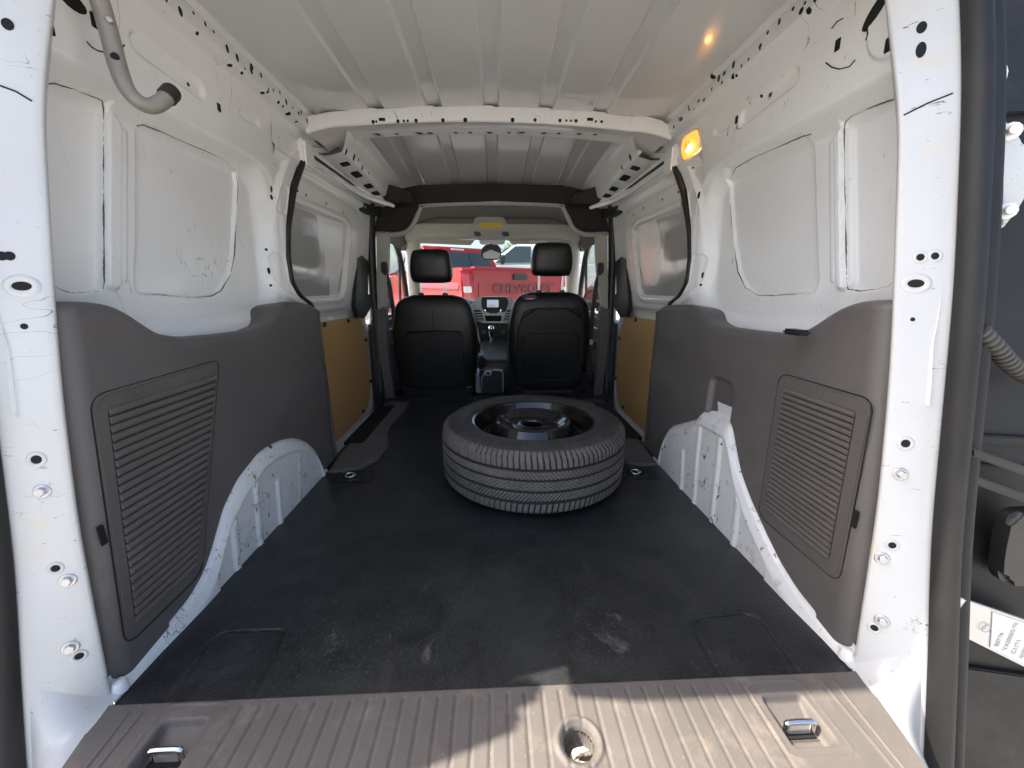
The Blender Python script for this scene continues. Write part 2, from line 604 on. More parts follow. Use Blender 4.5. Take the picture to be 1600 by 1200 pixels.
def hole(o, px, py, w, h=None, square=False, spin=0.0, rim=False, name='hole'):
    """a flat black inset on o, its colour standing for the dark inside an opening, w and h in metres"""
    loc, nor = sight(o, px, py)
    if loc is None:
        return None
    h = h or w
    par = o if o.parent is None or o.parent.parent is None else o.parent
    F = frame_on(loc, nor, 0.0, spin=spin)
    if square:
        ob = prism(name, [Vector((x, y, 0.0008)) for x, y in [(p.x, p.y) for p in roundpoly([(-w, -h), (w, -h), (w, h), (-w, h)], min(w, h) * 0.35, 3)]], (0, 0, -0.004), 'void_black', par, M4=F)
    else:
        ob = link(bpy.data.objects.new(name, ROUND_HOLE), par, F @ Matrix.Diagonal((w, h, 1, 1)))
    if rim:
        k = 24
        pr = [(1.0, 0.0), (1.15, 0.0012), (1.5, 0.0016), (1.9, 0.0005), (2.0, -0.002)]
        P = np.array([[(w * r * math.cos(a), h * r * math.sin(a) if h == w else (h + w * (r - 1)) * math.sin(a), z) for r, z in pr] for a in np.linspace(0, 2 * math.pi, k, endpoint=False)])
        grid('hole_rim', P, 'dimmed_white_paint', par, closed_u=True, M4=F)
    return ob


_bolt = []


def bolt(o, px, py, r=0.007, mat='zinc'):
    loc, nor = sight(o, px, py)
    if loc is None:
        return
    par = o if o.parent is None or o.parent.parent is None else o.parent
    F = frame_on(loc, nor, 0.0, spin=random.uniform(0, 1)) @ Matrix.Scale(r, 4)
    bm = bmesh.new()
    prof = [(1.5, -0.2), (1.5, 0.12), (1.35, 0.25), (1.0, 0.27)]
    k = 18
    rings = []
    for rr, z in prof:
        rings.append([bm.verts.new((rr * math.cos(2 * math.pi * i / k), rr * math.sin(2 * math.pi * i / k), z)) for i in range(k)])
    hexr = [min(0.95, 0.82 / math.cos(((2 * math.pi * i / k) % (math.pi / 3)) - math.pi / 6)) for i in range(k)]
    for sc_, z in ((1.0, 0.28), (1.0, 0.85), (0.85, 1.0)):
        rings.append([bm.verts.new((sc_ * hexr[i] * math.cos(2 * math.pi * i / k), sc_ * hexr[i] * math.sin(2 * math.pi * i / k), z)) for i in range(k)])
    for a, b in zip(rings[:-1], rings[1:]):
        for i in range(k):
            bm.faces.new((a[i], a[(i + 1) % k], b[(i + 1) % k], b[i]))
    bm.faces.new(rings[-1])
    bm_obj('bolt', bm, mat, par, True, 35, F)


# ================================================================== outdoors: ground
P = np.array([[(x, y, -0.56) for y in np.linspace(-300, 300, 61)] for x in np.linspace(-300, 300, 61)])
g = grid('ground', P, 'ground', flip=False)
tag(g, kind='structure')

# ================================================================== the van
van = empty('cargo_van', (0, 1.5, -0.56))
tag(van, 'white cargo van seen from behind into its empty load space', 'van')

Zs = [0, .3, .49, .615, .77, .88, 1.06, 1.22]
PIN = [.498, .524, .551, .574, .605, .627, .690, .745]      # inner edge of the rear pillars (Y by height)


# ---- roof
def roof_z(x, y):
    z = 1.222 + 0.033 * (1 - (x / 0.63) ** 2)
    z = z - 0.055 * sstep(1.5, 2.6, y) * ((np.maximum(y, 1.5) - 1.5) / 0.9)
    for c in (-0.405, -0.203, -0.004, 0.190, 0.384):
        w = 0.026
        z = z + 0.010 * sstep(w + 0.003, w - 0.004, np.abs(x - c)) * sstep(0.55, 0.62, y)
    return z + wob(x, y, 3, 0.0012, 9)


xs = np.linspace(-0.655, 0.655, 640)
ys = np.linspace(0.66, 2.42, 200)
X, Y = np.meshgrid(xs, ys, indexing='ij')
roof = grid('roof', np.stack([X, Y, roof_z(X, Y)], -1), 'roof_paint', van, flip=True)
box('roof_skin', (-0.70, 0.60, 1.272), (0.70, 2.75, 1.285), 'white_paint', van, 0.004)
box('roof_header', (-0.775, 0.568, 1.14), (0.775, 0.78, 1.27), 'white_paint', van, 0.004, 3)

# ---- roof bow
n = 121
xb = np.linspace(-0.635, 0.635, n)


def bow_profile(x):
    e = abs(x)
    drop = 0.034 * (x / 0.63) ** 2 + 0.022 * max(0, (e - 0.50) / 0.13) ** 2
    g2 = max(0, (e - 0.50) / 0.13) * 0.03
    z0 = 1.243 - drop
    step = 0.004 * (0.5 + 0.5 * math.copysign(1, math.sin((x + 0.1) * 31)))
    return [(1.550 - g2, z0 + 0.012 + step), (1.544 - g2, z0 + 0.002), (1.540 - g2, z0 - 0.034), (1.545 - g2, z0 - 0.0375), (1.600, z0 - 0.030), (1.620, z0 - 0.030), (1.668 + g2, z0 - 0.034), (1.672 + g2, z0 + 0.01)]


P = np.array([[(x, y, z) for y, z in bow_profile(x)] for x in xb])
bow = grid('roof_bow', P, 'white_paint', van, sharp=28)
for px, w, sq in ((583, .006, 0), (588, .004, 0), (597, .011, 1), (622, .005, 0), (631, .004, 0), (637, .004, 0), (650, .006, 0), (692, .006, 0), (727, .007, 0), (801, .007, 0), (836, .006, 0),
                  (875, .006, 0), (885, .004, 0), (892, .004, 0), (900, .006, 0), (922, .011, 1), (931, .004, 0), (940, .005, 0)):
    hole(bow, px, 187 + (0.00010 * (px - 762) ** 2) + (-3 if sq else 0), w, w * (0.45 if sq else 1), square=bool(sq))
for px in (590, 620, 655, 672, 712, 735, 765, 795, 815, 850, 873, 905, 930):
    hole(bow, px, 207 + (0.00010 * (px - 762) ** 2), random.choice((.006, .012, .009)), .006, rim=True)


# ---- side walls above the trim
def gap_r(k):
    t = np.arange(k)
    return list(np.clip(.0008 + .0005 * np.sin(t * .37) + .0004 * np.sin(t * .11 + 1), .0003, .0016))


GAPS = {-1: [[(56, 124), (66, 131), (85, 130), (115, 139), (150, 153), (159, 158), (162, 168), (162, 300), (163, 440), (161, 455), (140, 457), (110, 458), (90, 450), (76, 437)],
             [(214, 196), (222, 194), (250, 205), (290, 223), (330, 240), (355, 252), (368, 268), (372, 290), (370, 330), (366, 400), (360, 430), (345, 455), (330, 463), (300, 465), (250, 461), (220, 460)]],
        1: [[(1408, 153), (1392, 156), (1360, 168), (1330, 182), (1321, 190), (1319, 205), (1320, 300), (1323, 440), (1325, 452), (1345, 455), (1370, 452), (1388, 447), (1400, 436)],
            [(1268, 209), (1255, 213), (1215, 230), (1180, 245), (1150, 262), (1141, 280), (1140, 310), (1146, 380), (1153, 425), (1165, 450), (1185, 462), (1210, 462), (1250, 459), (1272, 458)]]}
PANELS = {}
for s in (-1, 1):
    e1 = [(20, 437), (10, 124)] if s < 0 else [(1440, 440), (1450, 140)]
    e2 = [(213, 452), (213, 200)] if s < 0 else [(1279, 440), (1270, 212)]
    PANELS[s] = [[(p.y, p.z) for p in (at_x(a, b, s * .697) for a, b in GAPS[s][k] + e)] for k, e in ((0, e1), (1, e2))]

def yfar(z):
    return soft(z, [.40, .58, .604, .654, .73, .83, .95, 1.05, 1.11, 1.16], [1.45, 1.42, 1.345, 1.300, 1.298, 1.325, 1.382, 1.460, 1.59, 1.75], 0.012)


def wall_a(y, z, s):
    a = np.full(y.shape, 0.655) - 0.004 * sstep(0.99, 1.1, z)
    ly = 0.2 * (z - 0.78)                                  # the pressings lean with the pillar
    R = sd_box(y - ly * 0.45, z, 0.915, 0.755, 0.35, 0.225, 0.10)
    a = a + 0.036 * sstep(0.004, -0.050, R)
    a = a + 0.006 * sstep(0.985, 0.96, z) * sstep(0.03, 0.0, R)
    w = 0.0016 * np.sin(95 * y + 3 * np.sin(31 * z)) + 0.0014 * np.sin(71 * z + 17 * y)
    for p in PANELS[s]:
        d = sd_poly(y, z, p) + w * 0.5
        a = a + 0.011 * sstep(0.0014, -0.0014, d)
    d = sd_seg(y, z, .758, .645, .830, .925)
    a = a - 0.010 * sstep(0.019, 0.010, d)
    d = sd_seg(y, z, .785, .650, .853, .920)
    a = a - 0.003 * sstep(0.008, 0.003, d)
    if s < 0:
        d = sd_seg(y, z, .875, 1.072, 1.02, 1.063)
    else:
        d = sd_seg(y, z, .94, 1.075, 1.10, 1.062)
    a = a + 0.008 * sstep(0.022, 0.011, d)
    d = sd_seg(y, z, 1.175, 1.075, 1.235, 1.078)
    a = a + 0.006 * sstep(0.014, 0.006, d)
    # raised flange that follows the door opening
    e = yfar(z) - y
    a = a - 0.012 * sstep(0.085, 0.060, e) * sstep(0.50, 0.62, z)
    a = a + 0.010 * sstep(0.016, 0.002, e)
    a = a + 0.004 * sstep(0.012, 0.006, sd_box(e, z, 0.040, 0.90, 0.014, 0.035, 0.01)) + 0.004 * sstep(0.012, 0.006, sd_box(e, z, 0.040, 0.68, 0.014, 0.05, 0.01))
    a = a - 0.006 * sstep(0.016, 0.008, np.hypot((y - 0.7) / 1.0, (z - 1.06)) - 0.05) * (1 if s > 0 else 0)
    return a + wob(y, z, 11 + s, 0.0012, 14)


walls = {}
for s in (-1, 1):
    nu, nv = 340, 250
    zz = np.linspace(0.46, 1.158, nv)
    uu = np.linspace(0, 1, nu)
    U, Z = np.meshgrid(uu, zz, indexing='ij')
    y0 = np.interp(Z, Zs, PIN) - 0.02
    Yy = y0 + (yfar(Z) - y0) * U
    A = wall_a(Yy, Z, s)
    walls[s] = grid('side_wall', np.stack([s * A, Yy, Z], -1), 'white_paint', van, flip=(s > 0))
    # cant rail under the roof edge, rear
    pr = [(.652, 1.150), (.645, 1.158), (.632, 1.162), (.627, 1.168), (.628, 1.205), (.634, 1.212), (.622, 1.218), (.622, 1.228), (.645, 1.240)]
    yr = np.linspace(0.60, 1.60, 60)
    P = np.array([[(s * a, y, z) for a, z in pr] for y in yr])
    rail = grid('cant_rail', P, 'white_paint', van, flip=(s < 0), sharp=40)
    rl = walls[s]
    L = {-1: [(308, 52, .004), (359, 102, .006), (378, 114, .004), (393, 104, .007), (410, 145, .006), (418, 144, .004), (435, 160, .005), (442, 166, .004), (450, 178, .008), (463, 190, .005)],
         1: [(1188, 72, .005), (1145, 119, .006), (1151, 118, .004), (1128, 129, .004), (1114, 120, .008), (1100, 156, .005), (1092, 157, .004), (1077, 171, .004), (1064, 186, .007), (1053, 198, .005), (1252, 17, .006), (1264, 17, .006)]}[s]
    for px, py, w in L:
        h_ = sight(rail, px, py)
        hole(rail if h_[0] is not None else rl, px, py, w)
    for k in range(22):                         # further black insets for punched holes along the rail
        y_ = .80 + k * .034 + random.uniform(-.008, .008)
        z_ = random.choice((1.176, 1.186, 1.197))
        w = random.choice((.0030, .0038, .0055))
        link(bpy.data.objects.new('hole', ROUND_HOLE), rail, frame_on(Vector((s * .6276, y_, z_)), Vector((-s, 0, 0))) @ Matrix.Diagonal((w, w * random.choice((1, 1.6)), 1, 1)))

for s in (-1, 1):
    for pts in GAPS[s]:
        path = []
        for a_, b_ in zip(pts[:-1], pts[1:]):
            m_ = max(2, int(math.hypot(b_[0] - a_[0], b_[1] - a_[1]) / 5))
            for t in np.arange(m_) / m_:
                l0, n0 = sight(walls[s], a_[0] + (b_[0] - a_[0]) * t, a_[1] + (b_[1] - a_[1]) * t)
                if l0 is not None:
                    path.append(l0 + Vector((0, random.uniform(-.0006, .0006), random.uniform(-.0006, .0006))))
        tube('panel_gap', path, gap_r(len(path)), 'gap_dark', walls[s], 6)
W = walls[-1]
hole(W, 430, 221, .013, .014, square=True)
hole(W, 74, 40, .009, .010, square=True)
hole(W, 147, 32, .006, .011, square=True)
hole(W, 113, 2, .022, .012)
hole(W, 342, 168, .006, .009, square=True)
hole(W, 294, 132, .004)
hole(W, 424, 296, .004, .010)
hole(W, 424, 308, .004, .008)
hole(W, 420, 423, .004, .010)
hole(W, 423, 446, .004)
hole(W, 416, 390, .004)
W = walls[1]
hole(W, 1365, 20, .026, .013, spin=0.6)
hole(W, 1391, 68, .009, .011, square=True)
hole(W, 1309, 70, .006, .010, square=True)
hole(W, 1151, 187, .006, .009, square=True)
hole(W, 1204, 148, .005, rim=True)
hole(W, 1190, 150, .004)
hole(W, 1092, 305, .004, .012)
hole(W, 1098, 430, .004, .010)
hole(W, 1095, 445, .004)
hole(W, 1083, 262, .004)

# ---- rear pillars
OUT_Z = [-.10, .09, .243, .442, .632, .903, 1.04, 1.22]
OUT_Y = [.425, .463, .496, .527, .556, .610, .645, .70]
pillars = {}
for s in (-1, 1):
    zz = np.linspace(-0.32, 1.2, 150)
    rows = []
    for z in zz:
        yi = float(soft(np.array([z]), [-.4] + Zs, [.44] + PIN, 0.06)[0])
        yo = float(soft(np.array([z]), [-.4] + OUT_Z, [.36] + OUT_Y, 0.06)[0])
        b = 0.0
        if z < 0.02:
            b = 0.02 * min(1, (0.02 - z) / 0.11)
        ring = [(.660, yi + .05), (.625, yi + .012), (.612, yi + .004), (.610 - b, yi), (.6115 - b, yi - .003)]
        for t in np.linspace(0.12, 1, 8):
            bulge = 0.0015 * math.sin(t * math.pi)
            ring.append((.6115 + (.670 - .6115) * t - bulge - b * (1 - t), yi - .003 + (yo - yi + .003) * t - bulge))
        ring += [(.680, yo - .004), (.70, yo + .004)]
        rows.append([(s * a, y, z) for a, y in ring])
    pillars[s] = grid('rear_pillar', np.array(rows), 'dimmed_white_paint', van, flip=(s < 0), sharp=60)
    # overlap seam where the upper sheet laps the lower one
    if True:
        pts = [(-2, 133), (25, 143), (50, 158)] if s < 0 else [(1412, 180), (1450, 161), (1488, 146)]
        path = []
        for a_, b_ in zip(pts[:-1], pts[1:]):
            for t in np.linspace(0, 1, 5):
                l0, n0 = sight(pillars[s], a_[0] + (b_[0] - a_[0]) * t, a_[1] + (b_[1] - a_[1]) * t)
                if l0 is not None:
                    path.append(l0 + n0 * 0.0002)
        if len(path) > 3:
            tube('lap_seam', path, 0.0012, 'void_black', pillars[s], 6)
    # rear door seal: two rubber lobes on the flange
    zz2 = np.linspace(-0.30, 1.25, 110)
    P = []
    for z in zz2:
        yo = float(soft(np.array([z]), [-.4] + OUT_Z, [.36] + OUT_Y, 0.08)[0])
        ring = []
        for k in range(15):
            an = math.pi * k / 14
            ring.append((.692 - .017 * math.cos(an) * 1.0, yo - .004 - .024 * math.sin(an)))
        for k in range(9):
            an = math.pi * k / 8
            ring.append((.722 - .012 * math.cos(an), yo - .004 - .014 * math.sin(an)))
        ring.append((.745, yo - .002))
        P.append([(s * a, y, z) for a, y in ring])
    grid('door_seal', np.array(P), 'dusty_rubber', van, flip=(s < 0), sharp=70)

Lp = pillars[-1]
for px, py, w in ((15, 400, .006), (3, 400, .006), (38, 510, .004)):
    hole(Lp, px, py, w)
hole(Lp, 34, 447, .010, .006, rim=True)
hole(Lp, 12, 38, .006, .008)
hole(Lp, 57, 718, .006, rim=True)
hole(Lp, 87, 888, .005, rim=True)
hole(Lp, 124, 1025, .005, rim=True)
for px, py in ((66, 768), (106, 907), (110, 1012)):
    bolt(Lp, px, py, .0068, 'zinc')
Rp = pillars[1]
hole(Rp, 1440, 43, .006, .009)
hole(Rp, 1439, 78, .006, .012)
hole(Rp, 1438, 402, .005, rim=True)
hole(Rp, 1461, 400, .005, rim=True)
hole(Rp, 1431, 443, .010, .006, rim=True)
hole(Rp, 1426, 499, .003)
hole(Rp, 1415, 693, .006, rim=True)
hole(Rp, 1394, 852, .005, rim=True)
hole(Rp, 1366, 981, .005, rim=True)
for px, py in ((1407, 741), (1378, 872), (1378, 970)):
    bolt(Rp, px, py, .0068, 'zinc')

# ---- outer body skins, floor pan
for s in (-1, 1):
    prism('body_side', [(s * .765, y, z) for y, z in [(.56, -.30), (2.26, -.30), (2.26, 1.10), (2.2, 1.16), (.74, 1.18), (.64, .95)]], (s * .012, 0, 0), 'white_paint', van)
    hexa('roof_flank', [(s * .71, .62, 1.150), (s * .777, .62, 1.150), (s * .777, 2.75, 1.13), (s * .71, 2.75, 1.13),
                        (s * .62, .61, 1.262), (s * .70, .61, 1.272), (s * .70, 2.75, 1.262), (s * .62, 2.75, 1.262)], 'white_paint', van, 0.004)
    box('sill_box', (min(s * .60, s * .765), .52, -.30), (max(s * .60, s * .765), 2.30, -.065), 'white_paint', van, 0.005)
box('floor_pan', (-0.64, 0.53, -0.12), (0.64, 3.6, -0.008), 'black_plastic', van, 0.004)
box('rear_bumper', (-0.80, 0.20, -0.40), (0.80, 0.36, -0.22), 'door_plastic', van, 0.03, 3)
for s in (-1, 1):
    for y in (0.95,):
        Mw = Matrix.Translation((s * .705, y, -.24)) @ Matrix.Rotation(math.pi / 2, 4, 'Y')
        lathe('road_wheel', [(.20, -.06), (.30, -.06), (.32, -.03), (.32, .03), (.30, .06), (.20, .06), (.18, .05), (.02, .04)], 'tyre_rubber', van, 40, M4=Mw)

# ---- load floor mat
xs = np.linspace(-0.601, 0.601, 300)
ys = np.concatenate([np.linspace(0.478, 1.30, 250), np.linspace(1.304, 2.45, 160)])
X, Y = np.meshgrid(xs, ys, indexing='ij')
Zm = wob(X, Y, 5, 0.0011, 11) + wob(X, Y, 8, 0.0006, 40)


def groove(path, w=0.0048, d=0.0042):
    g_ = np.zeros_like(X)
    for a_, b_ in zip(path[:-1], path[1:]):
        g_ = np.maximum(g_, sstep(w, w * 0.2, sd_seg(X, Y, a_[0], a_[1], b_[0], b_[1])))
    return -d * g_


def flo(pts):
    return [tuple(at_z(a, b, 0.0)[:2]) for a, b in pts]


Zm = Zm + groove(flo([(262, 1098), (330, 1000), (352, 987), (436, 984), (446, 990), (392, 1094)]))
Zm = Zm + groove(flo([(1128, 1062), (1080, 975), (1090, 964), (1160, 958), (1186, 968), (1250, 1052)]))
for dx, dy, r, h in ((-.42, .83, .03, .007), (-.45, .80, .02, -.004), (.03, .85, .06, .002), (-.30, .66, .05, .002)):
    Zm = Zm + h * np.exp(-((X - dx) ** 2 + (Y - dy) ** 2) / (2 * r * r))
mat_ = grid('load_mat', np.stack([X, Y, Zm], -1), 'rubber_mat', van)

# ---- plastic load sill
xs = np.linspace(-0.640, 0.640, 520)
tt = np.linspace(0, 1, 110)
ys = 0.300 + 0.188 * tt
X, Y = np.meshgrid(xs, ys, indexing='ij')
Zl = np.full_like(X, 0.0065) - 0.07 * sstep(0.345, 0.285, Y) ** 1.5
Zl = Zl - 0.006 * sstep(0.4865, 0.4885, Y)
for k in range(40):
    cx = -0.42 + k * 0.0272
    if cx > 0.40:
        continue
    Zl = Zl - 0.0024 * sstep(0.0028, 0.0008, np.abs(X - cx)) * sstep(0.480, 0.476, Y)
for cx in (-.545, -.575, .53, .56):
    Zl = Zl + 0.0020 * sstep(0.0035, 0.0010, np.abs(X - cx)) * sstep(0.478, 0.470, Y)
for cx, cy in ((-.465, .438), (.447, .432)):
    d = sd_box(X, Y, cx, cy - .008, .046, .052, .012)
    Zl = Zl + 0.0016 * sstep(0.003, 0.0005, np.abs(d))
    Zl = np.where(d < 0, 0.0065, Zl)
    d2 = sd_box(X, Y, cx, cy - 0.012, .033, .036, .008)
    Zl = Zl - (0.006 + 0.016 * sstep(cy + .034, cy - .012, Y)) * sstep(0.001, -0.006, d2)
d = np.hypot(X - .114, Y - .404)
Zl = Zl + 0.0035 * sstep(.036, .032, d) - 0.006 * sstep(.030, .022, d) - 0.028 * sstep(.022, .0185, d)
Xl = 0.607 + 0.25 * np.minimum(Y - 0.487, 0)
Xn = np.where(np.abs(X) < 0.53, X, np.sign(X) * (0.53 + (np.abs(X) - 0.53) * (Xl - 0.53) / 0.11))
sill = grid('load_sill', np.stack([Xn, Y, Zl], -1), 'sill_plastic', van)
for s in (-1, 1):
    P = []
    for t in np.linspace(0, 1, 30):
        yA = .512 - .24 * t
        A0 = np.array([.600 + .25 * min(yA - .487, 0), yA, .006 - .09 * max(0, t - .6) ** 1.5])
        zB = .16 - .36 * t
        B0 = np.array([.672, float(np.interp(zB, [-.4] + OUT_Z, [.36] + OUT_Y)), zB])
        C0 = np.array([.630 - .02 * t, (A0[1] + B0[1]) / 2 + .012 * (1 - t), .02 - .05 * t])
        P.append([tuple((1 - u) ** 2 * A0 + 2 * u * (1 - u) * C0 + u * u * B0) for u in np.linspace(-.02, 1, 14)])
    Pa = np.array(P)
    Pa[..., 0] *= s
    grid('sill_flank', Pa, 'dimmed_white_paint', van, flip=(s > 0))
for cx, cy in ((-.465, .424), (.447, .418)):
    pth = [(cx - .020, cy - .004, -.016), (cx - .020, cy - .004, .001), (cx - .017, cy - .003, .006), (cx + .017, cy - .003, .006), (cx + .020, cy - .004, .001), (cx + .020, cy - .004, -.016)]
    tube('striker', spline(pth, 26), .0042, 'chrome', sill, 10)
    box('striker_plate', (cx - .026, cy - .016, -.021), (cx + .026, cy + .006, -.0135), 'zinc', sill, .002)
    box('latch_slot', (cx - .024, cy - .013, -.0130), (cx + .022, cy - .006, -.0115), 'void_black', sill, .0005)
lathe('cup_lining', [(.0, -.030), (.0205, -.030), (.0210, -.004)], 'void_black', sill, 24, M4=Matrix.Translation((.114, .404, .001)))
for k in range(5):
    an = random.uniform(0, 6.28)
    p = Vector((.114 + .010 * math.cos(an), .396 + .006 * math.sin(an), -.016 + k * .002))
    pts = [(-.010, 0, 0), (-.004, .004, .002), (.004, .004, .003), (.011, 0, .001), (.004, -.004, .003), (-.004, -.004, .002)]
    Mx = Matrix.Translation(p) @ Matrix.Rotation(random.uniform(0, 6.28), 4, 'Z') @ Matrix.Rotation(random.uniform(-.5, .5), 4, 'X')
    prism('dry_leaf', [Vector(q) for q in pts], (0, 0, -.0008), 'dry_leaf', sill, M4=Mx)

# ---- wheel arches and side trim
TOP = {-1: ([.507, .575, .615, .650, .690, .75, .85, .99, 1.06, 1.105, 1.14, 1.18, 1.30, 1.36, 1.40], [.614, .612, .604, .580, .552, .539, .534, .531, .540, .562, .588, .596, .588, .580, .562]),
       1: ([.507, .575, .615, .650, .690, .75, .85, 1.00, 1.06, 1.105, 1.15, 1.20, 1.30, 1.40, 1.455], [.616, .612, .600, .578, .553, .540, .536, .534, .545, .566, .580, .584, .580, .574, .556])}
CUT = {-1: ([.50, .603, .660, .705, .735, .785, .845, .935, 1.0, 1.054, 1.11, 1.156, 1.20, 1.23, 1.256, 1.275, 1.40],
            [.006, .018, .026, .046, .076, .145, .186, .214, .214, .206, .190, .168, .138, .108, .050, .004, .004]),
       1: ([.50, .56, .63, .682, .73, .783, .82, .846, .868, .893, .900, .98, 1.046, 1.060, 1.09, 1.16, 1.23, 1.255, 1.276, 1.30, 1.46],
           [.006, .016, .030, .052, .084, .125, .160, .190, .235, .282, .288, .284, .278, .252, .234, .200, .166, .140, .095, .004, .004])}
YEND = {-1: 1.40, 1: 1.455}
trims = {}
for s in (-1, 1):
    nu, nv = 300, 120
    uu = np.linspace(0, 1, nu)
    y0 = .507 + (YEND[s] - .507) * uu
    zb = soft(y0, *CUT[s], d=0.012)
    zt = soft(y0, *TOP[s], d=0.020)
    rows = []
    vv = np.linspace(0, 1, nv)
    for v in vv:
        z = zb + (zt - 0.018 - zb) * v
        lean = 0.108 * z * (1 - uu)
        y = y0 + lean
        a = np.full(nu, 0.610)
        a = a + 0.034 * (1 - np.sqrt(np.clip(1 - (np.clip(1 - uu / 0.040, 0, 1)) ** 2, 0, 1)))
        a = a + 0.006 * sstep(0.035, 0.0, (YEND[s] - y0))
        a = a - 0.006 * sstep(0.10, 0.0, np.abs(z - 0.30)) * sstep(0.9, 1.15, y)
        # a rolled edge over the wheel arch
        a = a + 0.010 * (sstep(0.010, 0.0, (z - zb)) if True else 0) * (zb > 0.02)
        if s > 0:   # hand-hold recess above the right arch
            d = sd_box(y, z, .980, .335, .055, .060, .02)
            a = a + 0.014 * sstep(0.004, -0.008, d)
        a = a + wob(y, z, 21 + s, 0.0010, 10)
        rows.append(np.stack([s * a, y, z], -1))
    # rolled top edge and ledge back to the wall
    for k in range(1, 12):
        an = k / 8 * math.pi / 2
        if k <= 8:
            aa, dz = 0.610 + 0.020 * (1 - math.cos(an)), 0.018 * math.sin(an)
        else:
            aa, dz = 0.630 + 0.028 * (k - 8), 0.018 - 0.004 * (k - 8)
        z = zt - 0.018 + dz
        y = y0 + 0.108 * z * (1 - uu)
        a = aa + 0.034 * (1 - np.sqrt(np.clip(1 - (np.clip(1 - uu / 0.040, 0, 1)) ** 2, 0, 1)))
        rows.append(np.stack([s * np.full(nu, 1.0) * a, y, z], -1))
    P = np.array(rows)
    trims[s] = grid('side_trim', P, 'trim_plastic', van, flip=(s < 0))
    tag(trims[s], 'left moulded side trim with tall tapered vent' if s < 0 else 'right moulded side trim with hand recess and smaller vent')
    # end return of the trim towards the sliding door
    hexa('trim_return', [(s * .612, YEND[s] - .002, .0), (s * .70, YEND[s] + .0, .0), (s * .70, YEND[s] + .012, .0), (s * .612, YEND[s] + .010, .0),
                         (s * .616, YEND[s] - .002, .552), (s * .70, YEND[s], .548), (s * .70, YEND[s] + .012, .548), (s * .616, YEND[s] + .010, .552)], 'trim_plastic', trims[s], .003)

    # wheel arch pressing
    nu2, nv2 = 300, 90
    y0 = np.linspace(.497, YEND[s] - .10, nu2)
    zb = soft(y0, *CUT[s], d=0.012)
    rows = []
    for v in np.linspace(-0.06, 1.08, nv2):
        z = -0.004 + (zb + 0.010) * v + (0.012 * v)
        y = y0 + 0.108 * z * np.clip((YEND[s] - y0) / .9, 0, 1)
        edge = (zb + 0.012) - z
        fl = sstep(0.048, 0.0, edge) * 0.5 + sstep(0.020, -0.004, edge) * 0.5
        a = 0.596 + 0.026 * fl
        zc = zb + 0.012
        inner = sstep(0.050, 0.058, edge)
        a = a + 0.006 * sstep(0.046, 0.052, edge) * (zb > 0.07)
        for by, tilt, zmax in ((.800, .10, .5), (.890, .12, .5), (.985, .16, .12), (1.10, .22, .5)) if s < 0 else ((.830, .05, .5), (.930, .05, .5), (1.03, .08, .5), (1.115, .10, .13)):
            d = np.abs((y - by - tilt * (z - 0.05)) / math.sqrt(1 + tilt * tilt))
            bead = sstep(0.014, 0.004, d) if by not in (1.10,) else sstep(0.004, 0.0, d) * 0.4
            a = a - 0.0055 * bead * inner * sstep(zmax + .005, zmax - .005, z) * (zb > 0.08)
        a = a + wob(y, z, 31 + s, 0.0012, 25)
        rows.append(np.stack([s * a, y, z], -1))
    arch = grid('wheel_arch', np.array(rows), 'arch_paint', van, flip=(s < 0))
    tag(arch, 'rounded white left wheel arch with slanted beads' if s < 0 else 'peaked white right wheel arch with scraped paint')
    # small paint foot under the near end of the trim
    lathe('trim_clip', [(0, .012), (.008, .010), (.011, .003), (.011, -.008), (0, -.010)], 'white_paint', arch, 18, M4=Matrix.Translation((s * .607, .512, .012)))

    # vent: frame plate and slats
    if s < 0:
        outer = [(.589, .468), (.864, .474), (.706, .066), (.543, .066)]
        inner = [(.604, .446), (.846, .450), (.694, .084), (.560, .092)]
        ns = 26
    else:
        outer = [(.776, .452), (.572, .452), (.559, .124), (.769, .124)]
        inner = [(.755, .428), (.591, .430), (.580, .152), (.750, .147)]
        ns = 25
    op = roundpoly(outer, .022, 6)
    prism('vent_frame', [(s * .6075, p.x, p.y) for p in op], (s * .006, 0, 0), 'slat_plastic', trims[s], .0022)
    ip = roundpoly(inner, .006, 4)
    prism('vent_back', [(s * .6066, p.x, p.y) for p in ip], (s * .002, 0, 0), 'black_plastic', trims[s], 0)
    # a fine groove around the plate
    og = roundpoly([((p[0] - .70) * 1.035 + .70, (p[1] - .28) * 1.03 + .28) for p in outer], .026, 7)
    tube('vent_groove', [(s * .6098, p.x, p.y) for p in og], .0011, 'void_black', trims[s], 6, closed=True)
    zl, zh = min(p[1] for p in inner), max(p[1] for p in inner)

    def span(z):
        c = []
        for i in range(4):
            (ya, za), (yb, zb_) = inner[i], inner[(i + 1) % 4]
            if (za - z) * (zb_ - z) <= 0 and za != zb_:
                c.append(ya + (yb - ya) * (z - za) / (zb_ - za))
        return (min(c), max(c)) if len(c) >= 2 else None
    pitch_ = (zh - zl) / ns
    for k in range(ns):
        zc = zl + (k + 0.5) * pitch_
        sp = span(min(max(zc, zl + .008), zh - .006))
        if not sp:
            continue
        ya, yb = sp
        hh = pitch_ * 0.44
        prof = [(.6068, -hh), (.6040, -hh * .75), (.6022, -hh * .1), (.6032, hh * .55), (.6068, hh)]
        vs = [(s * a, ya + .001, zc + dz) for a, dz in prof] + [(s * a, yb - .001, zc + dz) for a, dz in prof]
        fs = [(i, i + 1, 6 + i, 5 + i) for i in range(4)] + [(4, 0, 5, 9), (4, 3, 2, 1, 0), (5, 6, 7, 8, 9)]
        if s > 0:
            fs = [f[::-1] for f in fs]
        mesh('slat', vs, fs, 'slat_plastic', trims[s], True, sharp=60)
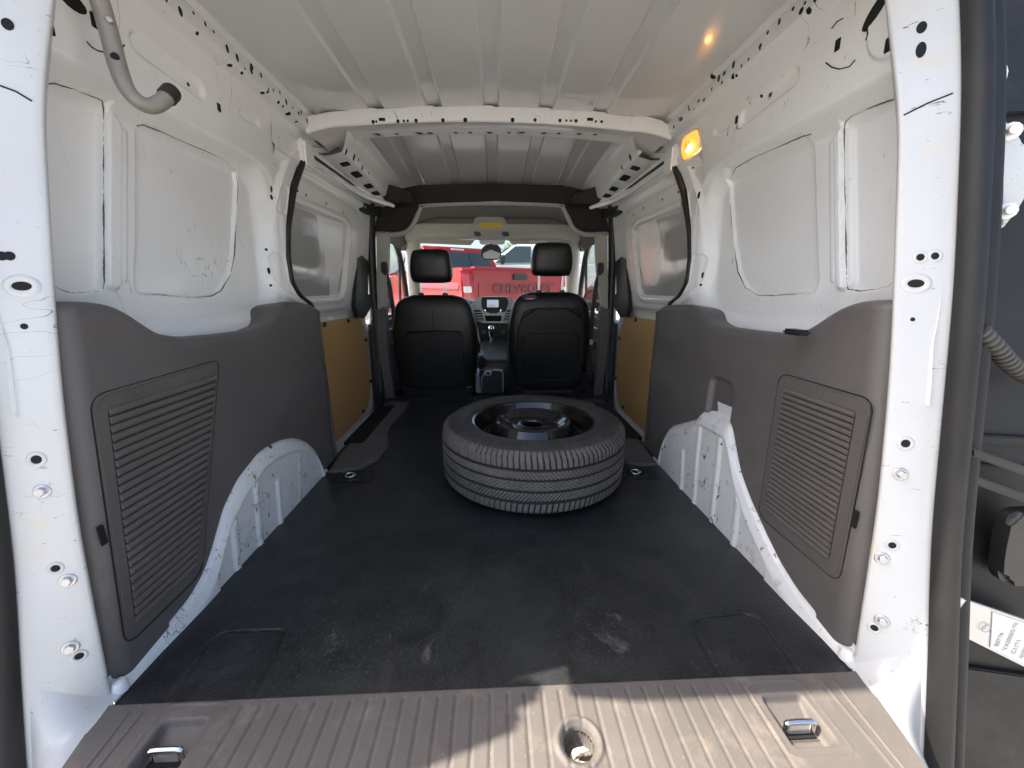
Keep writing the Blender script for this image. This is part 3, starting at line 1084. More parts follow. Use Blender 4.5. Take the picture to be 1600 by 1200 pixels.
    # release slot beside the vent
    yy, z_ = (.552, .26) if s < 0 else (.556, .25)
    box('vent_latch', (min(s * .6085, s * .612), yy - .006, z_ - .016), (max(s * .6085, s * .612), yy + .004, z_ + .016), 'void_black', trims[s], .001)
    # raised maker's strip at the head of the vent frame
    for k in range(7):
        yk = (.640 + k * .011) if s < 0 else (.700 - k * .009)
        box('raised_mark', (min(s * .6066, s * .609), yk - .004, (.456 if s < 0 else .437)), (max(s * .6066, s * .609), yk + (.002 if k % 3 else .004), (.465 if s < 0 else .445)), 'slat_plastic', trims[s], .0008)

# small black strap bracket on the right ledge
loc = at_z(1243, 521, .548)
box('strap_bracket', (loc.x - .012, loc.y - .022, .545), (loc.x + .014, loc.y + .022, .556), 'black_plastic', trims[1], .004)

# ---- floor tie-down cups
for px, py in ((548, 745), (992, 740)):
    c = at_z(px, py, 0.0)
    lathe('tie_down', [(.030, .001), (.034, .005), (.038, .004), (.040, .000)], 'black_plastic', mat_, 28, M4=Matrix.Translation((c.x, c.y, .002)))
    lathe('tie_down_well', [(.0, -.002), (.030, .0015)], 'void_black', mat_, 24, M4=Matrix.Translation((c.x, c.y, .004)))
    tube('tie_down_ring', [(c.x + .015 * math.cos(a), c.y - .004 + .011 * math.sin(a), .009 + .003 * math.sin(a)) for a in np.linspace(0, 6.28, 20)[:-1]], .0026, 'chrome', mat_, 8, closed=True)
    box('tie_down_plate', (c.x + .006, c.y - .010, .006), (c.x + .022, c.y + .006, .011), 'zinc', mat_, .003)
    s_ = -1 if px < 800 else 1
    box('mat_cutout', (c.x - .055, c.y - .045, .0010), (c.x + .075, c.y + .045, .0045), 'black_plastic', mat_, .003)

# ================================================================== sliding doors
def yrail(a, z):
    return a


doors = {}
for s in (-1, 1):
    dr = empty('sliding_door', (s * .72, 1.75, -.06), 0, van)
    tag(dr, 'left sliding door with scuffed plywood panel' if s < 0 else 'right sliding door with clean plywood panel')
    doors[s] = dr
    zz = np.linspace(-0.07, 1.105, 200)
    yy = np.linspace(1.30, 2.285, 170)
    Yg, Zg = np.meshgrid(yy, zz, indexing='ij')

    def door_a(y, z):
        return 0.716 - 0.125 * np.maximum(z - 0.52, 0)
    A = door_a(Yg, Zg)
    d = sd_poly(Yg, Zg, [(1.20, .905), (1.86, .918), (1.905, .900), (1.92, .86), (1.875, .63), (1.85, .605), (1.80, .597), (1.20, .60)])
    A = A + 0.012 * sstep(0.003, -0.003, d) - 0.006 * sstep(0.030, 0.020, d) * (d > 0)
    d2 = sd_box(Yg, Zg, 1.55, .765, .50, .235, .06)
    A = A - 0.006 * sstep(0.004, -0.010, d2)
    A = A - 0.010 * sstep(1.015, 1.03, Zg) + 0.008 * sstep(1.045, 1.055, Zg)
    A = A + 0.010 * sstep(.550, .535, Zg)
    d3 = sd_box(Yg, Zg, 1.80, .23, .425, .29, .10)
    A = A + 0.004 * sstep(0.003, -0.006, d3)
    A = A + 0.05 * sstep(2.235, 2.28, Yg)
    A = A + wob(Yg, Zg, 41 + s, 0.0015, 12)
    body = grid('door_panel', np.stack([s * A, Yg, Zg], -1), 'white_paint', dr, flip=(s > 0))
    # blanked window
    bp_ = roundpoly([(1.31, .900), (1.895, .912), (1.905, .86), (1.858, .605), (1.31, .605)], [.01, .05, .03, .04, .01], 6)
    prism('window_blank', [(s * (float(door_a(0, p.y)) + .0055), p.x, p.y) for p in bp_], (s * .012, 0, 0), 'grey_blank', dr, .002)
    # plywood
    pp = roundpoly([(1.44, .502), (2.100, .490), (2.185, .40), (2.195, .09), (2.09, -.030), (1.44, -.035)], [.01, .08, .10, .10, .08, .01], 7)
    prism('plywood_panel', [(s * .715, p.x, p.y) for p in pp], (s * .008, 0, 0), 'plywood', dr, .0015)
    for y_, z_ in ((1.66, .488), (1.93, .482), (2.163, .36), (2.178, .12), (2.02, -.008), (1.60, -.014)):
        lathe('panel_clip', [(0, .010), (.006, .009), (.010, .004), (.011, -.002)], 'black_plastic', dr, 14, M4=frame_on(Vector((s * .714, y_, z_)), Vector((-s, 0, 0))))
    # screws of the window surround and a small sticker
    for k, (px, py) in enumerate(((478, 305), (510, 318), (536, 332), (465, 298)) if s < 0 else ((1060, 300), (1035, 312), (1005, 325), (990, 335))):
        hole(body, px, py, .005)
    l0, n0 = sight(body, 457 if s < 0 else 1066, 317 if s < 0 else 318)
    if l0:
        box('service_tag', (-.008, -.010, 0), (.008, .010, .0015), 'amber', dr, .0004, M4=frame_on(l0, n0, .001))
    # latch cover
    lc = [at_x(a, b, -.680) for a, b in ((559, 402), (566, 398), (579, 410), (582, 424), (575, 428), (575, 460), (583, 463), (581, 480), (571, 497), (560, 496), (555, 480))]
    prism('latch_cover', [(s * abs(p.x), p.y, p.z) for p in lc], (s * .018, 0, 0), 'black_plastic', dr, .004)
    # trailing seal and check bracket at the top front corner
    hexa('top_bracket', [(s * .66, 2.05, 1.005), (s * .60, 2.22, 1.005), (s * .60, 2.26, 1.005), (s * .69, 2.12, 1.005), (s * .66, 2.05, 1.050), (s * .60, 2.22, 1.050), (s * .60, 2.26, 1.050), (s * .69, 2.12, 1.050)], 'black_plastic', dr, .003)
    for k in range(3):
        lathe('bracket_screw', [(0, .006), (.005, .005), (.006, 0)], 'zinc', dr, 10, M4=frame_on(Vector((s * (.655 - .012 * k), 2.06 + .05 * k, 1.03)), Vector((-s * .8, -.6, 0))))
    # opening seal
    path = []
    for z in np.linspace(.54, 1.075, 40):
        path.append((s * (.650 - .05 * max(0, z - .80)), float(yfar(np.array([z]))[0]) + .006, z))
    for t in np.linspace(0.03, 1, 22):
        y = path[39][1] * (1 - t) + 2.24 * t if False else 1.52 + (2.24 - 1.52) * t
        path.append((s * (.640 - 0.035 * sstep(1.9, 2.24, y)), y, 1.086 + .006 * t))
    tube('door_opening_seal', path, .0105, 'black_rubber', van, 10)
    # front upright seal of the opening
    tube('door_front_seal', spline([(s * .655, 2.262, 1.09), (s * .672, 2.268, .90), (s * .684, 2.275, .6), (s * .686, 2.275, .2), (s * .680, 2.23, .02), (s * .660, 2.05, -.045), (s * .650, 1.7, -.055), (s * .65, 1.45, -.055)], 60), .024, 'black_rubber', van, 10)

    # ------------- box rail above the door, perforated
    pr = [(.672, 1.112), (.648, 1.108), (.600, 1.104), (.552, 1.116), (.545, 1.122), (.536, 1.145), (.524, 1.186), (.515, 1.194), (.500, 1.200), (.495, 1.225)]
    yr = np.linspace(1.59, 2.30, 40)
    P = np.array([[(s * a, y, z - 0.035 * ((y - 1.59) / .71) ** 2) for a, z in pr] for y in yr])
    fr_ = grid('door_rail', P, 'white_paint', van, flip=(s < 0), sharp=40)
    for y_, hw in ((1.70, .020), (1.83, .036), (1.99, .030), (2.10, .030)):
        zc = 1.1085 - 0.035 * ((y_ - 1.59) / .71) ** 2
        nn = Vector((-s * .25, 0, -1)).normalized()
        F = frame_on(Vector((s * .578, y_, zc + .0005)), nn, .0006, up=Vector((1, 0, 0)))
        prism('rail_opening', [Vector((x, y, .001)) for x, y in [(p.x, p.y) for p in roundpoly([(-hw, -.017), (hw, -.017), (hw, .017), (-hw, .017)], .006, 3)]], (0, 0, -.004), 'void_black', fr_, M4=F)
    for px, py, w in ((541, 237, .007), (553, 246, .008), (566, 262, .006), (560, 250, .004), (576, 270, .004)) if s < 0 else ((999, 233, .007), (985, 246, .008), (972, 262, .006)):
        hole(fr_, px, py, w, w * 1.6)
    # end cap and the curved roller track below the rail
    box('track_cap', (min(s * .622, s * .652), 1.455, 1.028), (max(s * .622, s * .652), 1.53, 1.118), 'white_paint', van, .008, 3)
    tp = spline([(s * .640, 1.50, 1.072), (s * .638, 1.75, 1.074), (s * .632, 1.95, 1.072), (s * .60, 2.10, 1.068), (s * .53, 2.22, 1.064)], 40)
    P = np.array([[(p[0] + s * dx, p[1], p[2] + dz) for dx, dz in ((.014, .036), (.012, .004), (.008, -.010), (-.006, -.014), (-.012, -.008), (-.012, .004), (-.004, .010), (-.004, .040))] for p in tp])
    grid('roller_track', P, 'white_paint', van, flip=(s > 0), sharp=45)

    # ------------- step well beside the mat
    sp = [(640, 629), (628, 626), (600, 629), (548, 690), (528, 716), (512, 734), (535, 735), (562, 730), (590, 716), (606, 696), (608, 684), (604, 676), (610, 664), (632, 642)]
    pts = [at_z(a, b, .012) for a, b in sp]
    pts = [(s * abs(p.x), p.y, .012) for p in pts]
    st = prism('step_trim', pts if s < 0 else pts, (0, 0, -.03), 'step_plastic', van, .005, 3)
    well = [at_z(a, b, -.01) for a, b in ((592, 642), (617, 640), (568, 700), (538, 700))]
    well = [(s * abs(p.x), p.y) for p in well]
    prism('step_well', [(x, y, .0132) for x, y in well], (0, 0, -.01), 'black_plastic', st, .001)
    a0, a1, a2, a3 = [np.array(w) for w in well]
    for k in range(9):
        t = (k + .5) / 9
        p0, p1 = a0 * (1 - t) + a1 * t, a3 * (1 - t) + a2 * t
        tube('step_rib', [(p0[0], p0[1], .0150), (p1[0], p1[1], .0150)], .0032, 'black_plastic', st, 6)

    # ------------- B-pillar
    def pill(nm, px, mat, Y0, dep, bev=.006):
        q = [at_y(a, b, Y0) for a, b in px]
        prism(nm, [(s * abs(p.x), Y0, p.z) for p in q], (0, dep, 0), mat, van, bev)
    pill('belt_pillar', [(588, 366), (606, 362), (606, 400), (604, 440), (597, 484), (588, 484)], 'beige_plastic', 2.262, .05)
    pill('pillar_trim', [(579, 482), (601, 480), (603, 500), (607, 560), (616, 622), (600, 622), (590, 560), (583, 545)], 'trim_plastic', 2.258, .06)
    pill('pillar_metal', [(572, 360), (584, 360), (584, 545), (592, 560), (601, 618), (592, 624), (578, 560)], 'white_paint', 2.275, .05)
    # belt
    bl = [at_y(a, b, 2.255) for a, b in ((601, 424), (606, 440), (611, 480), (616, 540), (618, 600))]
    bl = [Vector((s * abs(p.x), 2.255 + .02 * i, p.z)) for i, p in enumerate(bl)]
    vs, fs = [], []
    for p in bl:
        vs += [p + Vector((-.012, 0, 0)), p + Vector((.012, 0, 0)), p + Vector((.012, .002, 0)), p + Vector((-.012, .002, 0))]
    for i in range(len(bl) - 1):
        for j in range(4):
            fs.append((4 * i + j, 4 * i + (j + 1) % 4, 4 * i + 4 + (j + 1) % 4, 4 * i + 4 + j))
    sb = mesh('seat_belt', vs, fs, 'belt', van, False)
    box('belt_anchor', (bl[0].x - .018, 2.245, bl[0].z - .012), (bl[0].x + .018, 2.275, bl[0].z + .05), 'black_plastic', sb, .006)
    box('belt_buckle', (bl[3].x - .012, bl[3].y - .012, bl[3].z - .01), (bl[3].x + .014, bl[3].y, bl[3].z + .022), 'zinc', sb, .004)

# ================================================================== cab lining
hp = [(586, 303), (644, 291), (655, 289), (775, 286), (880, 289), (888, 291), (950, 303), (950, 362), (916, 362), (900, 354), (891, 338), (884, 322), (872, 317), (775, 314), (666, 317), (653, 322), (646, 338), (636, 354), (621, 362), (586, 362)]
hpts = [at_y(a, b, 2.30) for a, b in hp]
lin = prism('felt_lining', hpts, (0, .06, 0), 'felt', van, .010, 3)
for s in (-1, 1):
    q = [at_y(a, b, 2.16) for a, b in ((568, 291), (590, 291), (592, 273), (603, 273), (606, 290), (640, 297), (646, 314), (612, 316), (572, 301))]
    prism('felt_bracket', [(s * abs(p.x), 2.16, p.z) for p in q], (0, .11, 0), 'felt', van, .006)
edge = [at_y(a, b, 2.312) for a, b in ((588, 365), (622, 366), (640, 358), (650, 341), (656, 326), (668, 320), (775, 317), (870, 320), (881, 326), (888, 341), (897, 358), (915, 366), (950, 365))]
tube('headliner_edge', spline(edge, 80), .013, 'beige_plastic', van, 10)

P = []
for y in np.linspace(2.33, 3.10, 20):
    row = []
    for x in np.linspace(-0.66, 0.66, 61):
        e = max(0, abs(x) - .36) / .30
        row.append((x, y, 1.100 - 0.19 * e ** 2.0 + .008 * math.sin(min(y - 2.33, .47) / .47 * math.pi)))
    P.append(row)
hl = grid('headliner', np.array(P), 'headliner', van)
P = []
for x in np.linspace(-0.60, 0.60, 61):
    e = max(0, abs(x) - .46) / .14
    c = 0.012 * math.exp(-(x / .16) ** 2)
    dz = -.03 * e ** 2
    P.append([(x, 2.83, 1.112 + dz), (x, 2.788, 1.068 + dz), (x, 2.776, 1.058 + dz), (x, 2.780, 1.046 + dz), (x, 2.80, 1.004 - c + dz), (x, 2.83, .988 - c + dz), (x, 2.90, .978 - c + dz), (x, 2.99, .985 + dz), (x, 3.02, 1.0 + dz)])
shelf = grid('overhead_shelf', np.array(P), 'beige_plastic', van, sharp=50)
prism('shelf_handle', [at_y(a, b, 2.768) for a, b in ((738, 352), (741, 342), (747, 337), (783, 337), (789, 342), (793, 352))], (0, .03, 0), 'beige_plastic', shelf, .004)
prism('warning_sticker', [at_y(a, b, 2.766) for a, b in ((749, 348), (784, 348), (784, 355), (749, 355))], (0, .001, 0), 'yellow_sticker', shelf)
prism('overhead_console', [at_y(a, b, 2.79) for a, b in [(p.x, p.y) for p in roundpoly([(737, 358), (798, 358), (794, 372), (742, 372)], 5, 4)]], (0, .04, 0), 'beige_plastic', shelf, .006)
for a in (746, 790):
    prism('map_lamp', [at_y(x, y, 2.786) for x, y in [(p.x, p.y) for p in roundpoly([(a - 6, 362), (a + 4, 362), (a + 6, 369), (a - 4, 369)], 2, 3)]], (0, .004, 0), 'dash_plastic', shelf)
prism('camera_housing', [at_y(a, b, 2.86) for a, b in [(p.x, p.y) for p in roundpoly([(748, 374), (790, 374), (788, 381), (750, 381)], 3, 3)]], (0, .05, 0), 'silver_plastic', shelf, .003)
mir = prism('rear_view_mirror', [at_y(a, b, 2.85) for a, b in [(p.x, p.y) for p in roundpoly([(752, 389), (759, 382), (778, 382), (783, 389), (783, 402), (778, 406), (757, 406), (752, 400)], 3, 4)]], (0, .03, 0), 'black_plastic', van, .004)
prism('mirror_glass', [at_y(a, b, 2.848) for a, b in [(p.x, p.y) for p in roundpoly([(754, 396), (767, 390), (782, 396), (780, 404), (756, 404)], 2, 3)]], (0, .002, 0), 'silver_plastic', mir)
tube('mirror_stalk', [at_y(767, 376, 2.9), at_y(768, 386, 2.87)], .014, 'black_plastic', mir, 10)
for s, r in ((-1, ((650, 371), (742, 375), (735, 383), (656, 380))), (1, ((795, 375), (888, 371), (884, 382), (800, 381)))):
    q = [at_y(a, b, 2.90) for a, b in r]
    v_ = prism('sun_visor', q, (0, .012, 0), 'beige_plastic', van, .003)
prism('visor_label', [at_y(a, b, 2.897) for a, b in ((827, 376), (855, 376), (855, 379), (827, 379))], (0, .0008, 0), 'white_label', van)

ws = prism('windshield', [(-.60, 3.00, .985), (.60, 3.00, .985), (.70, 3.62, .50), (-.70, 3.62, .50)], (0, .004, .004), 'clear_glass', van)
for s in (-1, 1):
    P = []
    for t in np.linspace(0, 1, 16):
        c = Vector((s * (.555 + .13 * t), 2.94 + .62 * t, .985 - .47 * t))
        P.append([c + Vector(q) for q in ((s * -.035, -.01, .0), (s * -.028, -.05, -.012), (0, -.07, -.02), (s * .05, -.06, -.01), (s * .08, .0, .03), (s * .02, .06, .06), (s * -.03, .03, .03), (s * -.035, -.01, .0))])
    grid('front_pillar', np.array([[tuple(v) for v in r] for r in P]), 'beige_plastic', van, sharp=60)
    fd = empty('front_door', (s * .70, 2.7, -.2), 0, van)
    top = spline([(s * .675, 2.27, .945), (s * .670, 2.50, .972), (s * .672, 2.72, .960), (s * .682, 2.95, .885), (s * .695, 3.13, .69), (s * .70, 3.22, .47)], 40)
    tube('window_frame', top, .020, 'black_rubber', fd, 10)
    tube('quarter_post', [(s * .690, 2.985, .87), (s * .705, 2.975, .46)], .010, 'black_rubber', fd, 8)
    prism('window_glass', [(s * .690, y, z) for y, z in ((2.26, .945), (2.5, .97), (2.72, .955), (2.95, .88), (3.13, .68), (3.21, .45), (2.26, .45))], (s * .004, 0, 0), 'clear_glass', fd)
    hexa('door_card', [(s * .655, 2.24, -.10), (s * .73, 2.24, -.10), (s * .73, 3.35, -.10), (s * .655, 3.35, -.10), (s * .672, 2.24, .455), (s * .725, 2.24, .455), (s * .725, 3.35, .49), (s * .672, 3.35, .49)], 'dash_plastic', fd, .02, 3)
    hexa('arm_rest', [(s * .61, 2.35, .26), (s * .67, 2.35, .26), (s * .67, 2.95, .28), (s * .61, 2.95, .28), (s * .60, 2.35, .31), (s * .67, 2.35, .31), (s * .67, 2.95, .35), (s * .60, 2.95, .35)], 'dash_plastic', fd, .015, 3)
    tube('pull_handle', [(s * .655, 2.34, .385), (s * .648, 2.50, .39), (s * .652, 2.75, .40)], .006, 'silver_plastic', fd, 8)
    hexa('outer_skin', [(s * .745, 2.26, -.36), (s * .775, 2.26, -.36), (s * .775, 3.45, -.36), (s * .745, 3.45, -.36), (s * .735, 2.26, .45), (s * .765, 2.26, .45), (s * .765, 3.45, .47), (s * .735, 3.45, .47)], 'white_paint', fd, .006)
    prism('roof_side_lining', [(s * .66, 2.28, .955), (s * .655, 2.5, .985), (s * .655, 2.72, .975), (s * .655, 2.97, .90), (s * .58, 3.00, 1.01), (s * .60, 2.8, 1.06), (s * .62, 2.32, 1.07)], (s * .05, 0, .01), 'beige_plastic', van)
    # exterior mirror
    box('door_mirror', (min(s * .80, s * .98), 3.10, .46), (max(s * .80, s * .98), 3.20, .66), 'black_plastic', fd, .03, 3)
box('windscreen_header', (-.62, 3.03, 1.000), (.62, 3.10, 1.2), 'headliner', van, .01)
box('roof_front_skin', (-.66, 2.70, 1.150), (.66, 3.0, 1.262), 'white_paint', van, .01)
hexa('bonnet', [(-.76, 3.6, -.3), (.76, 3.6, -.3), (.70, 4.25, -.3), (-.70, 4.25, -.3), (-.72, 3.6, .49), (.72, 3.6, .49), (.62, 4.2, .26), (-.62, 4.2, .26)], 'white_paint', van, .04, 3)

# ================================================================== dashboard
P = []
for x in np.linspace(-.675, .675, 70):
    hood = 0.030 * math.exp(-((x + .36) / .15) ** 4)
    c = 0.02 * math.exp(-(x / .2) ** 4)
    P.append([(x, 3.62, .492), (x, 3.35, .53), (x, 3.16, .548 + hood), (x, 3.08 - c, .545 + hood), (x, 3.03 - c, .520 + hood), (x, 3.02 - c, .46), (x, 3.04 - c, .40), (x, 3.06 - c, .36), (x, 3.13, .26), (x, 3.2, .05)])
dash = grid('dashboard', np.array(P), 'dash_plastic', van, sharp=70)


def dpan(nm, px, Y0, mat, dep=.02, bev=.003, r=2, par=None):
    return prism(nm, [at_y(p.x, p.y, Y0) for p in roundpoly(px, r, 4)], (0, dep, 0), mat, par or dash, bev)


dpan('centre_stack', [(733, 478), (750, 463), (796, 463), (812, 478), (806, 500), (796, 505), (748, 505), (736, 498)], 2.985, 'silver_plastic', .06, .010, 6)
dpan('display_bezel', [(752, 464), (792, 464), (795, 472), (790, 488), (756, 488), (752, 478)], 2.978, 'black_plastic', .02, .003, 4)
dpan('display_screen', [(761, 468.5), (779, 468.5), (779, 480), (761, 480)], 2.975, 'screen', .003, 0, 1)
for k in range(3):
    dpan('display_text', [(764, 476 + k * 1.3), (764 + 8 + 3 * (k % 2), 476 + k * 1.3), (764 + 8 + 3 * (k % 2), 476.6 + k * 1.3), (764, 476.6 + k * 1.3)], 2.9742, 'white_label', .0005, 0, .1)
for sx in (0, 1):
    base = [(740, 484), (751, 484), (757, 502), (745, 502), (741, 496)]
    px = base if sx == 0 else [(1543 - a, b) for a, b in base]
    vn = dpan('air_vent', px, 2.979, 'black_plastic', .02, .002, 2)
    for k in range(4):
        y_ = 487.5 + k * 4
        x0, x1 = (741 + k * .8, 752 + k * 1.2) if sx == 0 else (1543 - 752 - k * 1.2, 1543 - 741 - k * .8)
        dpan('vent_vane', [(x0, y_), (x1, y_), (x1, y_ + 1.5), (x0, y_ + 1.5)], 2.974, 'silver_plastic', .006, 0, .3)
dpan('tray_slot', [(757, 493), (784, 493), (783, 502), (759, 502)], 2.980, 'void_black', .01, 0, 2)
for a in (757.5, 783):
    c = at_y(a, 485.5, 2.978)
    lathe('stack_knob', [(0, .014), (.010, .013), (.012, .0)], 'chrome', dash, 20, M4=frame_on(c, Vector((0, -1, 0))))
dpan('stack_buttons', [(763, 486), (778, 486), (777, 490), (764, 490)], 2.979, 'dash_plastic', .01, .001, 1)
dpan('climate_panel', [(746, 507), (797, 507), (792, 530), (788, 548), (754, 548), (750, 530)], 2.99, 'black_plastic', .06, .006, 5)
for a in (756, 786):
    c = at_y(a, 519, 2.985)
    lathe('climate_knob', [(0, .010), (.011, .010), (.013, .0)], 'silver_plastic', dash, 20, M4=frame_on(c, Vector((0, -1, 0))))
    lathe('climate_knob_face', [(0, .0115), (.0095, .011), (.0096, .0)], 'black_plastic', dash, 20, M4=frame_on(c, Vector((0, -1, 0))))
for a in (744, 799):
    tube('stack_edge', [at_y(a, 507, 2.97), at_y(a + (6 if a < 770 else -6), 535, 2.95), at_y(a + (14 if a < 770 else -14), 547, 2.90)], .007, 'silver_plastic', dash, 8)
# steering wheel behind the left seat
sw = Matrix.Translation((-.36, 2.93, .39)) @ Matrix.Rotation(math.radians(65), 4, 'X')
tube('steering_wheel', [(.18 * math.cos(a), .18 * math.sin(a), 0) for a in np.linspace(0, 2 * math.pi, 49)[:-1]], .016, 'leather', van, 12, M4=sw, closed=True)
# tunnel console, gear lever, rear box
con = hexa('tunnel_console', [(-.11, 2.36, -.0), (.11, 2.36, -.0), (.12, 3.1, -.0), (-.12, 3.1, -.0), (-.095, 2.38, .20), (.095, 2.38, .20), (.11, 3.05, .28), (-.11, 3.05, .28)], 'black_plastic', van, .02, 3)
gb = at_y(768, 545, 2.80)
prism('gear_plate', [(gb.x + x, gb.y + y, gb.z + .1 * y) for x, y in [(p.x, p.y) for p in roundpoly([(-.07, -.03), (.07, -.03), (.085, .12), (-.085, .12)], .03, 5)]], (0, 0, -.02), 'silver_plastic', con, .004)
tube('gear_boot', [gb + Vector((0, .02, -.005)), gb + Vector((0, .02, .05))], [.030, .016], 'black_plastic', con, 12)
tube('gear_stem', [gb + Vector((0, .02, .03)), gb + Vector((0, .01, .12))], .011, 'silver_plastic', con, 12)
tube('gear_knob', [gb + Vector((0, .010, .085)), gb + Vector((0, .008, .10)), gb + Vector((0, .006, .13)), gb + Vector((0, .002, .155)), gb + Vector((0, 0, .168)), gb + Vector((0, 0, .170))], [.013, .021, .027, .026, .017, .004], 'chrome', con, 16)
tube('gear_knob_inlay', [gb + Vector((0, -.012, .095)), gb + Vector((0, -.018, .125)), gb + Vector((0, -.022, .145))], [.010, .015, .010], 'black_plastic', con, 14)
for nm, px in (('bin_edge', ((751, 614), (753, 590), (758, 582), (768, 579))), ('bin_edge', ((786, 612), (786, 584), (784, 579), (770, 578)))):
    tube(nm, [at_y(a, b, 2.27) for a, b in px], .0055, 'silver_plastic', con, 8)
dpan('console_bin', [(750, 578), (788, 578), (787, 615), (751, 615)], 2.28, 'black_plastic', .10, .004, 3, con)
bc = at_y(763, 583, 2.262)
box('bin_clip', (bc.x - .022, 2.25, bc.z - .012), (bc.x + .018, 2.27, bc.z + .016), 'zinc', con, .005)
box('bin_clip_slot', (bc.x - .012, 2.2485, bc.z - .006), (bc.x + .010, 2.2495, bc.z + .009), 'void_black', con, .001)
box('cab_floor_step', (-.60, 2.20, -.006), (.60, 2.9, .012), 'black_plastic', van, .005)


# ================================================================== front seats
def superring(hw, ht, n, ex):
    a = np.linspace(0, 2 * math.pi, n, endpoint=False)
    c, s_ = np.cos(a), np.sin(a)
    return np.stack([hw * np.sign(c) * np.abs(c) ** (2 / ex), ht * np.sign(s_) * np.abs(s_) ** (2 / ex)], -1)


